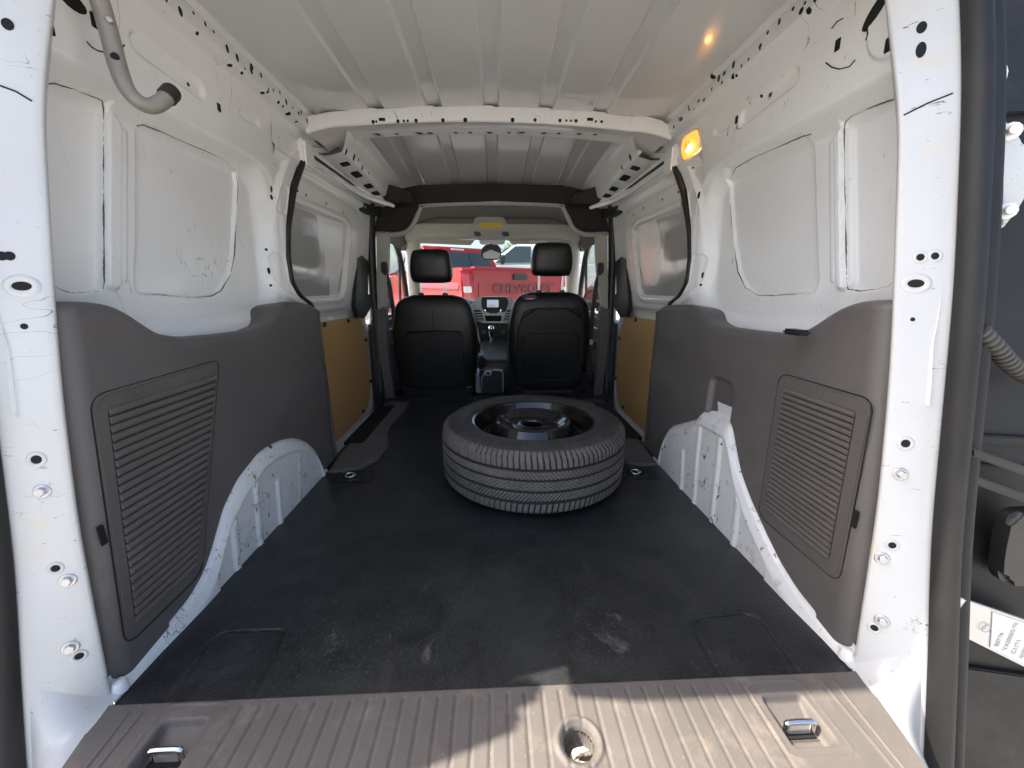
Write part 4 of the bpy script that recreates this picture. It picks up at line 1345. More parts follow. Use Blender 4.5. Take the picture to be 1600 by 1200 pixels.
def seat(cx, right):
    st = empty('front_seat', (cx, 2.28, 0.0))
    tag(st, 'black leather seat with hard plastic backrest shell, right of the gear lever' if right else 'black leather seat with soft rear pocket and armrest stub, left of the gear lever', 'seat', 'two front seats')
    T = Matrix.Translation((cx, 2.285, .03)) @ Matrix.Rotation(math.radians(7.5), 4, 'X')
    H = .59 if right else .575
    rings = []
    nz = 46
    for i in range(nz):
        t = i / (nz - 1)
        tt_ = 0.5 - 0.5 * math.cos(math.pi * t) if False else t
        z = H * tt_
        hw = np.interp(tt_, [0, .15, .45, .70, .86, 1], [.215, .228, .240, .238, .218, .195])
        ht = np.interp(tt_, [0, .1, .5, .9, 1], [.075, .085, .075, .060, .055])
        e = max(0, (tt_ - .84) / .16)
        k = max(0.02, (1 - e ** 2.6)) ** (1 / 2.6) if e > 0 else 1
        kw = 1 - (1 - k) * .55
        e2 = max(0, (.06 - tt_) / .06)
        kk = math.sqrt(max(0.05, 1 - e2 ** 2))
        r = superring(hw * kw, ht * k * kk, 72, 4.2)
        rings.append(np.column_stack([r, np.full(72, z)]))
    rings.append(np.column_stack([superring(.02, .002, 72, 2), np.full(72, H + .001)]))
    P = np.array(rings)
    back = grid('backrest', np.transpose(P, (1, 0, 2)), 'leather', st, closed_u=True, M4=T)
    # headrest
    hr = []
    for i in range(33):
        t = -1 + 2 * i / 32
        zz_ = .088 * t
        k = max(0.0, 1 - abs(t) ** 3.6) ** (1 / 3.0)
        wdt = .110 + .006 * (1 - t) * .5 - .010 * max(0, t)
        hr.append(np.column_stack([superring(wdt * (.62 + .38 * k) if abs(t) < .999 else .05, .050 * max(k, .02), 48, 3.4), np.full(48, zz_)]))
    Th = T @ Matrix.Translation((0.0, -.005, H + .155 + (.02 if right else -.002)))
    hd = grid('headrest', np.transpose(np.array(hr), (1, 0, 2)), 'leather', st, closed_u=True, M4=Th)
    for sx in (-.066, .066):
        tube('headrest_post', [(sx, 0, H - .02), (sx, 0, H + .10)], .0062, 'chrome', st, 12, M4=T)
        lathe('post_collar', [(.0, .012), (.013, .012), (.016, .004), (.017, -.01)], 'black_plastic', st, 16, M4=T @ Matrix.Translation((sx, 0, H)))
    tube('backrest_seam', [(0, -.0745, H * .62), (0, -.0705, H * .78), (0, -.0665, H * .88)], .0022, 'seat_plastic', st, 6, M4=T)

    def plate(nm, pts, y0, dep, mat, bev, r, tilt=True):
        q = [Vector((p.x, y0, p.y)) for p in roundpoly(pts, r, 6)]
        return prism(nm, q, (0, dep, 0), mat, st, bev, 3, M4=T)
    if not right:
        plate('seat_pocket', [(-.150, .06), (.158, .06), (.160, .385), (-.152, .385)], -.096, .03, 'leather', .010, .025)
        tube('pocket_welt', [(-.152, -.094, .36), (-.140, -.096, .384), (0, -.098, .389), (.146, -.096, .384), (.158, -.094, .36)], .004, 'leather', st, 8, M4=T)
        hexa('lower_trim', [(-.20, -.09, -.02), (.20, -.09, -.02), (.20, .05, -.02), (-.20, .05, -.02), (-.215, -.088, .06), (.215, -.088, .06), (.215, .05, .06), (-.215, .05, .06)], 'seat_plastic', st, .012, 3, M4=T)
        hexa('arm_stub', [(.235, -.06, .155), (.290, -.06, .155), (.290, .05, .155), (.235, .05, .155), (.240, -.06, .235), (.287, -.06, .235), (.287, .05, .24), (.240, .05, .24)], 'leather', st, .014, 3, M4=T)
        lathe('arm_pivot', [(0, .010), (.014, .010), (.018, .0)], 'zinc', st, 16, M4=T @ Matrix.Translation((.236, -.03, .20)) @ Matrix.Rotation(math.pi / 2, 4, 'Y'))
        hexa('side_bracket', [(.222, -.05, .0), (.250, -.05, .0), (.250, .05, .0), (.222, .05, .0), (.226, -.05, .13), (.244, -.05, .13), (.244, .05, .13), (.226, .05, .13)], 'silver_plastic', st, .006, M4=T)
    else:
        sh = plate('back_shell', [(-.185, .055), (.185, .055), (.192, .20), (.185, .40), (.140, .510), (-.140, .510), (-.185, .40), (-.192, .20)], -.096, .035, 'seat_plastic', .012, .06)
        tube('shell_welt', spline([(-.188, -.093, .12), (-.190, -.095, .28), (-.180, -.095, .42), (-.150, -.094, .49), (-.07, -.093, .512), (.07, -.093, .512), (.150, -.094, .49), (.180, -.095, .42), (.190, -.095, .28), (.188, -.093, .12)], 60), .0035, 'leather', st, 8, M4=T)
        plate('shell_panel', [(-.105, .105), (.105, .105), (.150, .20), (.155, .38), (-.155, .38), (-.150, .20)], -.104, .012, 'seat_plastic', .006, .04)
        tube('panel_groove', [Vector((p.x, -.0975, p.y)) for p in roundpoly([(-.110, .098), (.110, .098), (.157, .195), (.162, .388), (-.162, .388), (-.157, .195)], .045, 7)], .003, 'black_rubber', st, 6, M4=T, closed=True)
        hexa('lower_cross_bar', [(-.15, -.108, .020), (.15, -.108, .020), (.15, -.08, .020), (-.15, -.08, .020), (-.15, -.108, .032), (.15, -.108, .032), (.15, -.08, .032), (-.15, -.08, .032)], 'dash_plastic', st, .003, M4=T)
        hexa('lower_trim', [(-.20, -.09, -.02), (.20, -.09, -.02), (.20, .05, -.02), (-.20, .05, -.02), (-.205, -.088, .05), (.205, -.088, .05), (.205, .05, .05), (-.205, .05, .05)], 'seat_plastic', st, .012, 3, M4=T)
        for sx in (-1, 1):
            hexa('hinge_cover', [(sx * .185, -.085, .0), (sx * .235, -.085, .0), (sx * .235, .05, .0), (sx * .185, .05, .0), (sx * .200, -.085, .13), (sx * .232, -.085, .15), (sx * .232, .05, .15), (sx * .200, .05, .13)], 'seat_plastic', st, .010, 3, M4=T)
        hexa('fold_lever', [(-.155, -.070, H - .035), (-.085, -.070, H - .030), (-.085, -.04, H - .030), (-.155, -.04, H - .035), (-.158, -.070, H - .012), (-.080, -.070, H - .008), (-.080, -.04, H - .008), (-.158, -.04, H - .012)], 'black_plastic', st, .006, M4=T)
        hexa('lever_mark', [(-.140, -.0725, H - .028), (-.098, -.0725, H - .026), (-.098, -.071, H - .026), (-.140, -.071, H - .028), (-.140, -.0725, H - .022), (-.098, -.0725, H - .020), (-.098, -.071, H - .020), (-.140, -.071, H - .022)], 'tail_red', st, 0, M4=T)
    hexa('seat_cushion', [(cx - .23, 2.33, .06), (cx + .23, 2.33, .06), (cx + .23, 2.80, .06), (cx - .23, 2.80, .06), (cx - .24, 2.33, .19), (cx + .24, 2.33, .19), (cx + .23, 2.82, .22), (cx - .23, 2.82, .22)], 'leather', st, .03, 3)
    hexa('seat_base', [(cx - .20, 2.30, .0), (cx + .20, 2.30, .0), (cx + .20, 2.75, .0), (cx - .20, 2.75, .0), (cx - .21, 2.30, .08), (cx + .21, 2.30, .08), (cx + .21, 2.78, .08), (cx - .21, 2.78, .08)], 'seat_plastic', st, .01)


seat(-.338, False)
seat(.316, True)

# ================================================================== spare wheel lying on the mat
TY = (.128, 1.245, .004)
wheel = empty('spare_wheel', TY)
tag(wheel, 'worn tyre on a black steel rim lying flat on the black mat', 'wheel')
RT, WT = .307, .212
nth = 1500
prof = []
side = [(.205, .018), (.212, .008), (.235, .002), (.262, .003), (.285, .012), (.298, .022)]
tv = np.linspace(.028, WT - .028, 74)
prof += side
prof += [(RT - .006 - .010 * (2 * abs(z - WT / 2) / WT) ** 4 + .006, z) for z in tv]
prof += [(r, WT - z) for r, z in side[::-1]]
prof += [(.200, WT - .024), (.198, WT - .04)]
pr = np.array(prof)
th = np.linspace(0, 2 * math.pi, nth, endpoint=False)
TH, ZZ = np.meshgrid(th, pr[:, 1], indexing='ij')
RR = np.broadcast_to(pr[None, :, 0], TH.shape).copy()
dep = np.zeros_like(RR)
zc = ZZ - WT / 2
tread = np.abs(zc) < .086
for gz, gw in ((-.048, .0045), (-.017, .0040), (.017, .0040), (.048, .0045)):
    dep = np.maximum(dep, sstep(gw, gw * .55, np.abs(zc - gz)))
arc = TH * RT


def sipe(period, slant, zlo, zhi, w, curve=0.0, ph=0.0):
    q = (arc + slant * (zc - (zlo + zhi) / 2) + curve * (zc - (zlo + zhi) / 2) ** 2 + ph) % period
    q = np.minimum(q, period - q)
    return sstep(w, w * .4, q) * (zc > zlo) * (zc < zhi)


per = 2 * math.pi * RT / 116
dep = np.maximum(dep, sipe(per, .12, .052, .088, .0024, 3) * .9)
dep = np.maximum(dep, sipe(per, -.12, -.088, -.052, .0024, -3, .007) * .9)
dep = np.maximum(dep, sipe(per * .7, .9, .020, .046, .0022, 0, .003) * .6)
dep = np.maximum(dep, sipe(per * .7, -.9, -.046, -.020, .0022) * .6)
dep = np.maximum(dep, sipe(per, 1.5, -.016, .016, .0022) * .6)
dep = np.maximum(dep, sipe(per, -1.5, -.016, .016, .0022, 0, .01) * .6)
dep = dep * tread
RR = RR - .0055 * dep
# fine rings and a scuffed rib on the side wall
sw_ = (pr[:, 0] < .285)
for rr_, aa in ((.232, .0012), (.262, .0010), (.276, .0012)):
    ZZ = ZZ + np.where((ZZ > WT / 2), 1, -1) * aa * sstep(.003, .0012, np.abs(RR - rr_)) * sw_[None, :]
P = np.stack([RR * np.cos(TH), RR * np.sin(TH), ZZ], -1)
fdep = (dep[:, :-1] + dep[:, 1:]) * .5
tyre = grid('tyre', P, 'tyre_rubber', wheel, closed_u=True, flip=False, mats=['tyre_rubber', 'tyre_groove', 'tyre_tread'], mat_idx=np.where(fdep > .33, 1, np.where(np.abs(pr[:-1, 1] - WT / 2)[None, :] < .090, 2, 0) + 0 * fdep.astype(int)), M4=Matrix.Translation(TY))
rim = lathe('rim', [(.204, .150), (.204, .186), (.209, .194), (.207, .199), (.200, .197), (.195, .188), (.192, .172), (.186, .164), (.184, .155), (.178, .142), (.170, .138), (.158, .142), (.140, .172), (.127, .194), (.118, .199), (.110, .196), (.100, .188), (.090, .180), (.075, .176), (.060, .177), (.046, .180), (.037, .180), (.033, .174), (.032, .130), (0.0, .130)],
            'rim_paint', wheel, 96, M4=Matrix.Translation(TY), sharp=30)
lathe('rim_back', [(.204, .15), (.20, .03), (.0, .03)], 'rim_paint', rim, 48, M4=Matrix.Translation(TY))
for k in range(16):
    a = 2 * math.pi * k / 16
    p = Vector(TY) + Vector((.150 * math.cos(a), 0.150 * math.sin(a), .1560))
    nn = Vector((math.cos(a) * .82, math.sin(a) * .82, .57))
    link(bpy.data.objects.new('vent_hole', ROUND_HOLE), rim, frame_on(p, nn, .0012) @ Matrix.Diagonal((.017, .011, 1, 1)))
for k in range(5):
    a = 2 * math.pi * k / 5 + .4
    p = Vector(TY) + Vector((.057 * math.cos(a), 0.057 * math.sin(a), .1775))
    link(bpy.data.objects.new('lug_hole', ROUND_HOLE), rim, frame_on(p, Vector((0, 0, 1)), .0012) @ Matrix.Diagonal((.009, .009, 1, 1)))
    tube('lug_seat', [p + Vector((.0105 * math.cos(b), .0105 * math.sin(b), .001)) for b in np.linspace(0, 6.283, 17)[:-1]], .0016, 'rim_paint', rim, 6, closed=True)
tube('valve', [Vector(TY) + Vector((.178, .03, .10)), Vector(TY) + Vector((.172, .028, .13))], .0045, 'black_rubber', wheel, 8)

# ================================================================== bent tube hanging at the left rear of the roof
hp_ = [at_x(a, b, X) for a, b, X in ((120, -60, -.60), (150, -12, -.60), (163, 25, -.60), (174, 65, -.595), (183, 100, -.59), (196, 135, -.58), (214, 157, -.57), (236, 166, -.56), (254, 158, -.55), (266, 146, -.545))]
hb = spline([tuple(p) for p in hp_], 50)
rad = np.interp(np.linspace(0, 1, 50), [0, .45, .6, 1], [.0125, .0125, .0115, .0115])
hose = tube('hanging_tube', hb, rad, 'hose_plastic', van, 16)
tag(hose, 'grey bent tube with black end cap hanging at the left rear')
hb = [Vector(v) for v in hb]
dirv = (hb[-1] - hb[-4]).normalized()
tube('end_cap', [hb[-1] - dirv * .012, hb[-1] + dirv * .004, hb[-1] + dirv * .010], [.0135, .0137, .0115], 'black_rubber', hose, 16)
for k, r in ((21, .0055), (31, .0040)):
    l0, n0 = sight(hose, 170 if k == 21 else 180, 32 if k == 21 else 88)
    if l0:
        lathe('tube_rivet', [(0, .004), (.004, .0035), (.006, -.002)], 'zinc' if k == 21 else 'void_black', hose, 12, M4=frame_on(l0, n0, .0))
for s, pts in ((-1, [(135, 65), (142, 73), (152, 79), (168, 83)]), (-1, [(186, 78), (191, 74), (195, 68)]), (1, [(1291, 98), (1300, 105), (1312, 108), (1328, 104), (1341, 88)]), (1, [(1300, 45), (1308, 34), (1322, 26)]), (1, [(1356, 45), (1356, 55), (1352, 66)])):
    path = []
    for a_, b_ in zip(pts[:-1], pts[1:]):
        for t in (0, .33, .66):
            l0, n0 = sight(walls[s], a_[0] + (b_[0] - a_[0]) * t, a_[1] + (b_[1] - a_[1]) * t)
            if l0 is not None:
                path.append(l0 + n0 * .0006)
    if len(path) > 2:
        tube('knock_out_line', path, .0011, 'void_black', walls[s], 6)

# ================================================================== lit load lamp on the right wall
l0, n0 = sight(walls[1], 1084, 226)
n0 = Vector((-1, -.12, -.15)).normalized()
F = frame_on(l0, n0, .008)
hexp = [(p.x * 2.1, p.y * 1.25) for p in roundpoly([(-.020, -.030), (.020, -.030), (.028, .0), (.020, .032), (-.020, .032), (-.028, 0)], .008, 4)]
lamp = prism('load_lamp', [Vector((x, y, .006)) for x, y in hexp], (0, 0, -.012), 'lamp_lens', van, .003, M4=F)
prism('lit_lens', [Vector((x * .86 + .002, y * .86 - .002, .0078)) for x, y in hexp], (0, 0, -.002), 'lamp_glow', lamp, .001, M4=F)
tube('bulb', [F @ Vector((-.006, -.014, .009)), F @ Vector((.014, -.006, .009))], .0075, 'bulb_glow', lamp, 12)
for k in range(2):
    prism('lens_prism', [Vector((x, y, .0085)) for x, y in ((-.020 + k * .016, -.008), (-.015 + k * .016, -.009), (-.013 + k * .016, .012), (-.018 + k * .016, .013))], (0, 0, -.002), 'amber', lamp, M4=F)

# ================================================================== rear doors folded back
for s in (-1, 1):
    d = Vector((.975, -.22, 0)).normalized() if s > 0 else Vector((-.95, -.31, 0)).normalized()
    nn = Vector((-d.y, d.x, 0)) * (1 if s > 0 else -1)       # away from the viewer
    O = Vector((s * .79, .505, 0)) if s > 0 else Vector((-.79, .365, 0))
    rd = empty('rear_door', O, 0, van)

    def dp(t, w, z):
        return O + d * t + nn * w + Vector((0, .155 * z, z))

    def slab(nm, t0, t1, w0, w1, z0, z1, mat, bev=.006, par=None):
        return hexa(nm, [dp(t0, w0, z0), dp(t1, w0, z0), dp(t1, w1, z0), dp(t0, w1, z0), dp(t0, w0, z1), dp(t1, w0, z1), dp(t1, w1, z1), dp(t0, w1, z1)], mat, par or rd, bev)
    slab('door_shell', .0, .68, .03, .075, -.34, 1.14, 'white_paint', .012)
    tp_ = slab('door_trim', -.055 if s > 0 else .02, .66, -.004, .035, -.32, 1.10, 'door_plastic', .010)
    if s > 0:
        # horizontal ledges of the trim
        for za, zb_ in ((.385, .40), (.345, .352), (.89, .905), (.83, .84), (-.02, .0)):
            slab('trim_ledge', -.025, .60, -.014, .0, za, zb_, 'door_plastic', .002)
        # hinge arm with two bolts
        q = [at_y(a, b, .60) for a, b in ((1562, 192), (1580, 188), (1594, 200), (1590, 228), (1604, 240), (1660, 236), (1660, 296), (1600, 300), (1588, 320), (1578, 352), (1562, 362))]
        hg = prism('hinge', q, (0, .03, 0), 'dimmed_white_paint', rd, .006, 3)
        for px, py in ((1578, 206), (1572, 330)):
            c = at_y(px, py, .597)
            lathe('hinge_bolt', [(0, .014), (.006, .014), (.007, .010), (.007, .004), (.012, .003), (.012, -.002)], 'white_paint', rd, 12, M4=frame_on(c, Vector((-.5, -.8, 0))))
        # corrugated cable conduit
        path = spline([tuple(at_y(a, b, .53)) for a, b in ((1530, 516), (1558, 546), (1580, 570), (1610, 590), (1640, 600))], 90)
        cu = tube('cable_conduit', path, [.0120 if k % 5 < 3 else .0085 for k in range(90)], 'conduit', rd, 16)
        # rubber bump stop
        q = [at_y(p.x, p.y, .485) for p in roundpoly([(1584, 805), (1640, 800), (1650, 918), (1568, 915), (1570, 870)], 18, 6)]
        prism('bump_stop', q, (0, .02, 0), 'black_rubber', rd, .008, 3)
        for za in (700, 742):
            q = [at_y(a, b, .497) for a, b in ((1520, za), (1640, za + 42), (1640, za + 58), (1520, za + 14))]
            prism('trim_rail', q, (0, .01, 0), 'door_plastic', rd, .002)
        # check strap with its printed label
        q = [at_y(a, b, .462) for a, b in ((1500, 934), (1640, 982), (1640, 1062), (1500, 992))]
        cs = prism('check_strap', q, (0, .006, 0), 'zinc', rd, .001)
        q = [at_y(a, b, .4605) for a, b in ((1552, 957), (1640, 987), (1640, 1056), (1548, 1012))]
        lb = prism('strap_label', q, (0, .001, 0), 'white_label', rd)
        lc_ = at_y(1541, 982, .4595)
        tube('stamp_ring', [(lc_.x + .007 * math.cos(a), lc_.y, lc_.z + .007 * math.sin(a)) for a in np.linspace(0, 6.283, 21)[:-1]], .0006, 'label_ink', rd, 5, closed=True)
        # print upside down, as it hangs
        for k, txt in enumerate(('E0776', 'VA20002-70', 'C1171', '0102019')):
            cu_ = bpy.data.curves.new('label_print', 'FONT')
            cu_.body = txt
            cu_.size = .0105
            cu_.extrude = .0001
            tmp = bpy.data.objects.new('tmp', cu_)
            COL.objects.link(tmp)
            bpy.context.view_layer.update()
            me = bpy.data.meshes.new_from_object(tmp.evaluated_get(bpy.context.evaluated_depsgraph_get()))
            bpy.data.objects.remove(tmp)
            me.materials.append(MATS['label_ink'])
            c = at_y(1560 + k * 13, 1010 + k * 6, .4598)
            R_ = Matrix((Vector((.05, 0, 1)).normalized(), Vector((-1, 0, .05)).normalized(), Vector((0, -1, 0)))).transposed().to_4x4()
            link(bpy.data.objects.new('label_print', me), rd, Matrix.Translation(c) @ R_)


# ================================================================== vehicles ahead of the windscreen
def wheel_at(par, T, x, y, r=.40, w=.13):
    lathe('wheel', [(.0, w * .8), (r * .30, w * .85), (r * .55, w * .7), (r * .62, w), (r * .9, w), (r, w * .7), (r, -w * .7), (r * .9, -w), (.0, -w)], 'black_rubber', par, 28, M4=T @ Matrix.Translation((x, y, r)) @ Matrix.Rotation(math.pi / 2 * (1 if x > 0 else -1), 4, 'Y'))


def pickup(loc, rz, paint, label, letters, shade, SCALE=1.05):
    T = Matrix.Translation(loc) @ Matrix.Rotation(rz, 4, 'Z') @ Matrix.Scale(SCALE, 4)
    t = empty('pickup_truck', loc, rz)
    tag(t, label, 'pickup truck')
    # bed sides, tailgate (local +y is forward, rear bumper at y=0)
    for sx in (-1, 1):
        bm = bmesh.new()
        prof = [(.06, .62), (.03, .80), (.02, 1.10), (.05, 1.36), (.10, 1.41), (2.05, 1.43), (2.05, .62), (1.75, .60), (1.68, .85), (1.50, 1.00), (1.22, 1.02), (.98, .92), (.88, .62)]
        a = [bm.verts.new((sx * 1.00, y, z)) for y, z in prof]
        b = [bm.verts.new((sx * .80, y, z)) for y, z in prof]
        bm.faces.new(a)
        bm.faces.new(b[::-1])
        k = len(a)
        for i in range(k):
            bm.faces.new((a[i], b[i], b[(i + 1) % k], a[(i + 1) % k]))
        bmesh.ops.bevel(bm, geom=[e for e in bm.edges], offset=.02, segments=2, affect='EDGES', clamp_overlap=True)
        bm_obj('bed_side', bm, paint, t, M4=T)
        bm = bmesh.new()
        # crease along the flank
        hexa('flank_crease', [(sx * .995, .12, 1.08), (sx * 1.025, .12, 1.10), (sx * 1.025, 2.0, 1.14), (sx * .995, 2.0, 1.12), (sx * .995, .12, 1.20), (sx * 1.005, .12, 1.19), (sx * 1.005, 2.0, 1.23), (sx * .995, 2.0, 1.24)], paint, t, .01, M4=T)
        bm.free()
        hexa('tail_light', [(sx * .84, .00, .95), (sx * 1.012, .00, .95), (sx * 1.012, .13, .95), (sx * .84, .13, .95), (sx * .86, .03, 1.34), (sx * 1.012, .03, 1.34), (sx * 1.012, .16, 1.34), (sx * .86, .16, 1.34)], 'tail_red', t, .025, 3, M4=T)
        hexa('reversing_lamp', [(sx * .855, -.006, 1.05), (sx * .985, -.006, 1.05), (sx * .985, .02, 1.05), (sx * .855, .02, 1.05), (sx * .86, .002, 1.14), (sx * .985, .002, 1.14), (sx * .985, .02, 1.14), (sx * .86, .02, 1.14)], 'white_label', t, .01, M4=T)
        wheel_at(t, T, sx * .86, 1.36)
        wheel_at(t, T, sx * .86, 5.05)
    tg = hexa('tailgate', [(-.835, .02, .66), (.835, .02, .66), (.835, .10, .66), (-.835, .10, .66), (-.835, .03, 1.42), (.835, .03, 1.42), (.835, .10, 1.42), (-.835, .10, 1.42)], shade, t, .02, 3, M4=T)
    hexa('tailgate_spoiler', [(-.83, -.02, 1.375), (.83, -.02, 1.375), (.83, .11, 1.375), (-.83, .11, 1.375), (-.83, .0, 1.425), (.83, .0, 1.425), (.83, .11, 1.425), (-.83, .11, 1.425)], shade, tg, .015, 3, M4=T)
    hexa('tailgate_handle', [(-.13, -.012, 1.24), (.13, -.012, 1.24), (.13, .03, 1.24), (-.13, .03, 1.24), (-.13, -.006, 1.33), (.13, -.006, 1.33), (.13, .03, 1.33), (-.13, .03, 1.33)], 'black_plastic', tg, .01, M4=T)
    hexa('tailgate_panel', [(-.74, .008, .74), (.74, .008, .74), (.74, .03, .74), (-.74, .03, .74), (-.74, .012, 1.20), (.74, .012, 1.20), (.74, .03, 1.20), (-.74, .03, 1.20)], shade, tg, .008, M4=T)
    if letters:
        cu_ = bpy.data.curves.new('lettering', 'FONT')
        cu_.body = letters
        cu_.size = .185
        cu_.align_x = 'CENTER'
        cu_.space_character = 1.08
        cu_.extrude = .006
        cu_.bevel_depth = .003
        cu_.offset = .008
        tmp = bpy.data.objects.new('tmp', cu_)
        COL.objects.link(tmp)
        bpy.context.view_layer.update()
        me = bpy.data.meshes.new_from_object(tmp.evaluated_get(bpy.context.evaluated_depsgraph_get()))
        bpy.data.objects.remove(tmp)
        me.materials.append(MATS['letter_red'])
        Rl = Matrix(((1, 0, 0, 0), (0, 0, 1, 0), (0, 1, 0, 0), (0, 0, 0, 1)))
        Rl = Matrix.Rotation(math.pi / 2, 4, 'X')
        link(bpy.data.objects.new('lettering', me), tg, T @ Matrix.Translation((.07, .002, 1.05)) @ Rl @ Matrix.Diagonal((1.05, .95, 1, 1)))
    hexa('bed_floor', [(-.82, .08, .62), (.82, .08, .62), (.82, 2.05, .62), (-.82, 2.05, .62), (-.82, .08, .80), (.82, .08, .80), (.82, 2.05, .80), (-.82, 2.05, .80)], 'black_plastic', t, .01, M4=T)
    hexa('rear_bumper', [(-.98, -.14, .50), (.98, -.14, .50), (.98, .10, .50), (-.98, .10, .50), (-1.0, -.10, .70), (1.0, -.10, .70), (1.0, .10, .70), (-1.0, .10, .70)], 'chrome', t, .03, 3, M4=T)
    # cab
    hexa('cab_lower', [(-.99, 2.08, .45), (.99, 2.08, .45), (.99, 4.35, .45), (-.99, 4.35, .45), (-.97, 2.10, 1.42), (.97, 2.10, 1.42), (.97, 4.35, 1.40), (-.97, 4.35, 1.40)], paint, t, .04, 3, M4=T)
    cab = hexa('cab_roof', [(-.93, 2.10, 1.40), (.93, 2.10, 1.40), (.93, 4.25, 1.38), (-.93, 4.25, 1.38), (-.76, 2.30, 1.93), (.76, 2.30, 1.93), (.74, 3.45, 1.93), (-.74, 3.45, 1.93)], paint, t, .06, 4, M4=T)

    def on(q):                                    # a pane just proud of the cab shell
        return [Vector(p) for p in q]
    bw = prism('rear_window', [Vector(p) for p in ((-.74, 2.135, 1.50), (.74, 2.135, 1.50), (.66, 2.262, 1.83), (-.66, 2.262, 1.83))], (0, .02, -.008), 'car_glass', t, .004, M4=T)
    for x in (-.24, .24):
        hexa('window_divider', [(x - .008, 2.128, 1.50), (x + .008, 2.128, 1.50), (x + .008, 2.14, 1.50), (x - .008, 2.14, 1.50), (x - .008, 2.253, 1.83), (x + .008, 2.253, 1.83), (x + .008, 2.265, 1.83), (x - .008, 2.265, 1.83)], 'black_plastic', bw, 0, M4=T)
    hexa('stop_lamp', [(-.14, 2.27, 1.865), (.14, 2.27, 1.865), (.14, 2.30, 1.865), (-.14, 2.30, 1.865), (-.14, 2.278, 1.895), (.14, 2.278, 1.895), (.14, 2.31, 1.895), (-.14, 2.31, 1.895)], 'white_label', t, .004, M4=T)
    for sx in (-1, 1):
        for ya, yb, yc, yd in ((2.32, 3.02, 3.00, 2.44), (3.10, 3.98, 3.48, 3.08)):
            prism('side_window', [Vector(p) for p in ((sx * .918, ya, 1.46), (sx * .918, yb, 1.45), (sx * .795, yc, 1.85), (sx * .795, yd, 1.85))], (sx * .014, 0, .004), 'car_glass', t, M4=T)
        hexa('side_mirror', [(sx * 1.0, 3.75, 1.40), (sx * 1.22, 3.75, 1.40), (sx * 1.20, 3.87, 1.40), (sx * 1.0, 3.87, 1.40), (sx * 1.0, 3.75, 1.62), (sx * 1.22, 3.75, 1.62), (sx * 1.20, 3.87, 1.62), (sx * 1.0, 3.87, 1.62)], 'black_plastic', t, .03, 3, M4=T)
        tube('door_handle', [(sx * .995, 2.45, 1.25), (sx * 1.01, 2.52, 1.25), (sx * .995, 2.60, 1.25)], .014, 'chrome', t, 8, M4=T)
    prism('windscreen', [Vector(p) for p in ((-.82, 4.17, 1.46), (.82, 4.17, 1.46), (.68, 3.56, 1.88), (-.68, 3.56, 1.88))], (0, .012, .012), 'car_glass', t, M4=T)
    hexa('bonnet', [(-.98, 4.30, .48), (.98, 4.30, .48), (.94, 5.80, .48), (-.94, 5.80, .48), (-.95, 4.30, 1.38), (.95, 4.30, 1.38), (.90, 5.72, 1.26), (-.90, 5.72, 1.26)], paint, t, .06, 4, M4=T)
    return t


AR = math.radians(30)
c0 = Vector((-.47, 6.05, -.52))                      # left rear corner of the red truck
right_v = Vector((math.cos(AR), math.sin(AR), 0))
pickup(tuple(c0 + right_v * 1.05), AR, 'red_paint', 'red pickup truck with lettered tailgate seen through the windscreen', 'CHEVROLET', 'shaded_red_paint')
pickup((4.6, 12.6, -.30), math.radians(91), 'white_car_paint', 'white pickup truck side on behind the red truck', None, 'white_car_paint', 1.15)


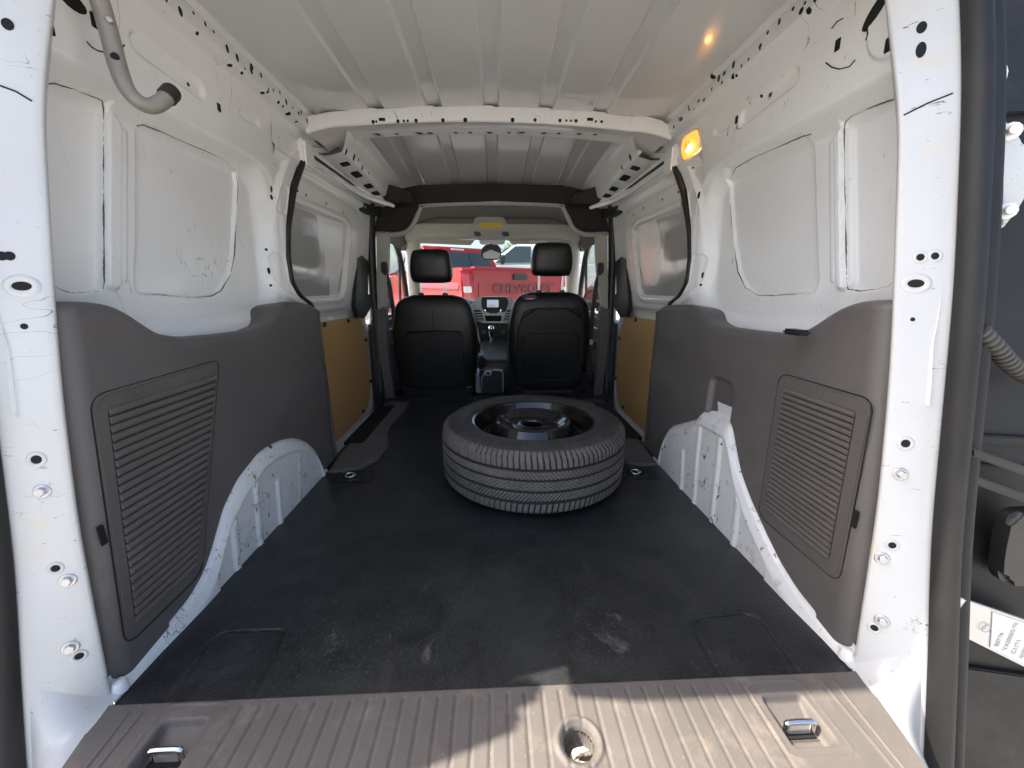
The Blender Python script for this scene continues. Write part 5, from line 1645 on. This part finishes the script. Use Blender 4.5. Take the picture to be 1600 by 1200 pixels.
def sedan(loc, rz, label):
    T = Matrix.Translation(loc) @ Matrix.Rotation(rz, 4, 'Z')
    t = empty('parked_car', loc, rz)
    tag(t, label, 'car', 'white cars parked beside the van')
    prof = [(0, .35), (.02, .80), (.10, .93), (.75, 1.0), (3.15, .96), (4.2, .84), (4.4, .70), (4.45, .35), (3.9, .30), (.6, .30)]
    prism('car_body', [Vector((-.90, y, z)) for y, z in prof], (1.80, 0, 0), 'white_car_paint', t, .05, 3, M4=T)
    gh = [(.35, .97), (.95, 1.36), (1.5, 1.45), (2.2, 1.44), (3.15, .95)]
    prism('car_roof', [Vector((-.70, y, z)) for y, z in gh], (1.40, 0, 0), 'white_car_paint', t, .05, 3, M4=T)
    for sx in (-1, 1):
        for q in (((.75, .99), (1.05, 1.33), (1.62, 1.38), (1.62, .98)), ((1.70, .98), (1.70, 1.38), (2.15, 1.36), (2.85, .97))):
            prism('side_window', [Vector((sx * .703, y, z)) for y, z in q], (sx * .008, 0, 0), 'car_glass', t, M4=T)
        for y in (.80, 3.55):
            wheel_at(t, T, sx * .80, y, .32, .11)
        hexa('side_mirror', [(sx * .88, 2.70, .95), (sx * 1.05, 2.70, .95), (sx * 1.05, 2.82, .95), (sx * .88, 2.82, .95), (sx * .88, 2.70, 1.08), (sx * 1.05, 2.70, 1.08), (sx * 1.05, 2.82, 1.08), (sx * .88, 2.82, 1.08)], 'black_plastic', t, .02, M4=T)
    return t


sedan((-2.35, 3.0, -.56), math.radians(4), 'white car parked alongside, seen through the left front window')
sedan((2.5, 3.2, -.56), math.radians(-4), 'white car parked alongside, seen through the right front window')

# a tree far behind the trucks
tr_ = empty('tree', (2.2, 24, -.56))
tag(tr_, 'yellow green tree top showing above the white truck roof', 'tree')
tube('trunk', spline([(2.2, 24, -.6), (2.25, 24, .8), (2.1, 24.1, 2.4)], 12), [.22] * 4 + [.17] * 4 + [.10] * 4, 'bark', tr_, 10)
rs = np.random.RandomState(4)
vs, fs = [], []
for k in range(2600):
    dv = rs.normal(size=3)
    dv /= np.linalg.norm(dv)
    cl = rs.randint(0, 9)
    cc = np.array([2.1 + 1.5 * math.cos(cl * 2.4) * (cl / 9) ** .5, 24 + 1.2 * math.sin(cl * 2.4), 2.2 + .6 * math.cos(cl * 1.7)])
    p = cc + dv * rs.uniform(.3, 1.0) ** .5 * .85
    u_ = rs.normal(size=3)
    u_ /= np.linalg.norm(u_)
    w_ = np.cross(u_, dv)
    i = len(vs)
    vs += [p - u_ * .10, p + w_ * .05, p + u_ * .10, p - w_ * .05]
    fs.append((i, i + 1, i + 2, i + 3))
cr = mesh('crown', vs, fs, 'leaf', tr_, False)
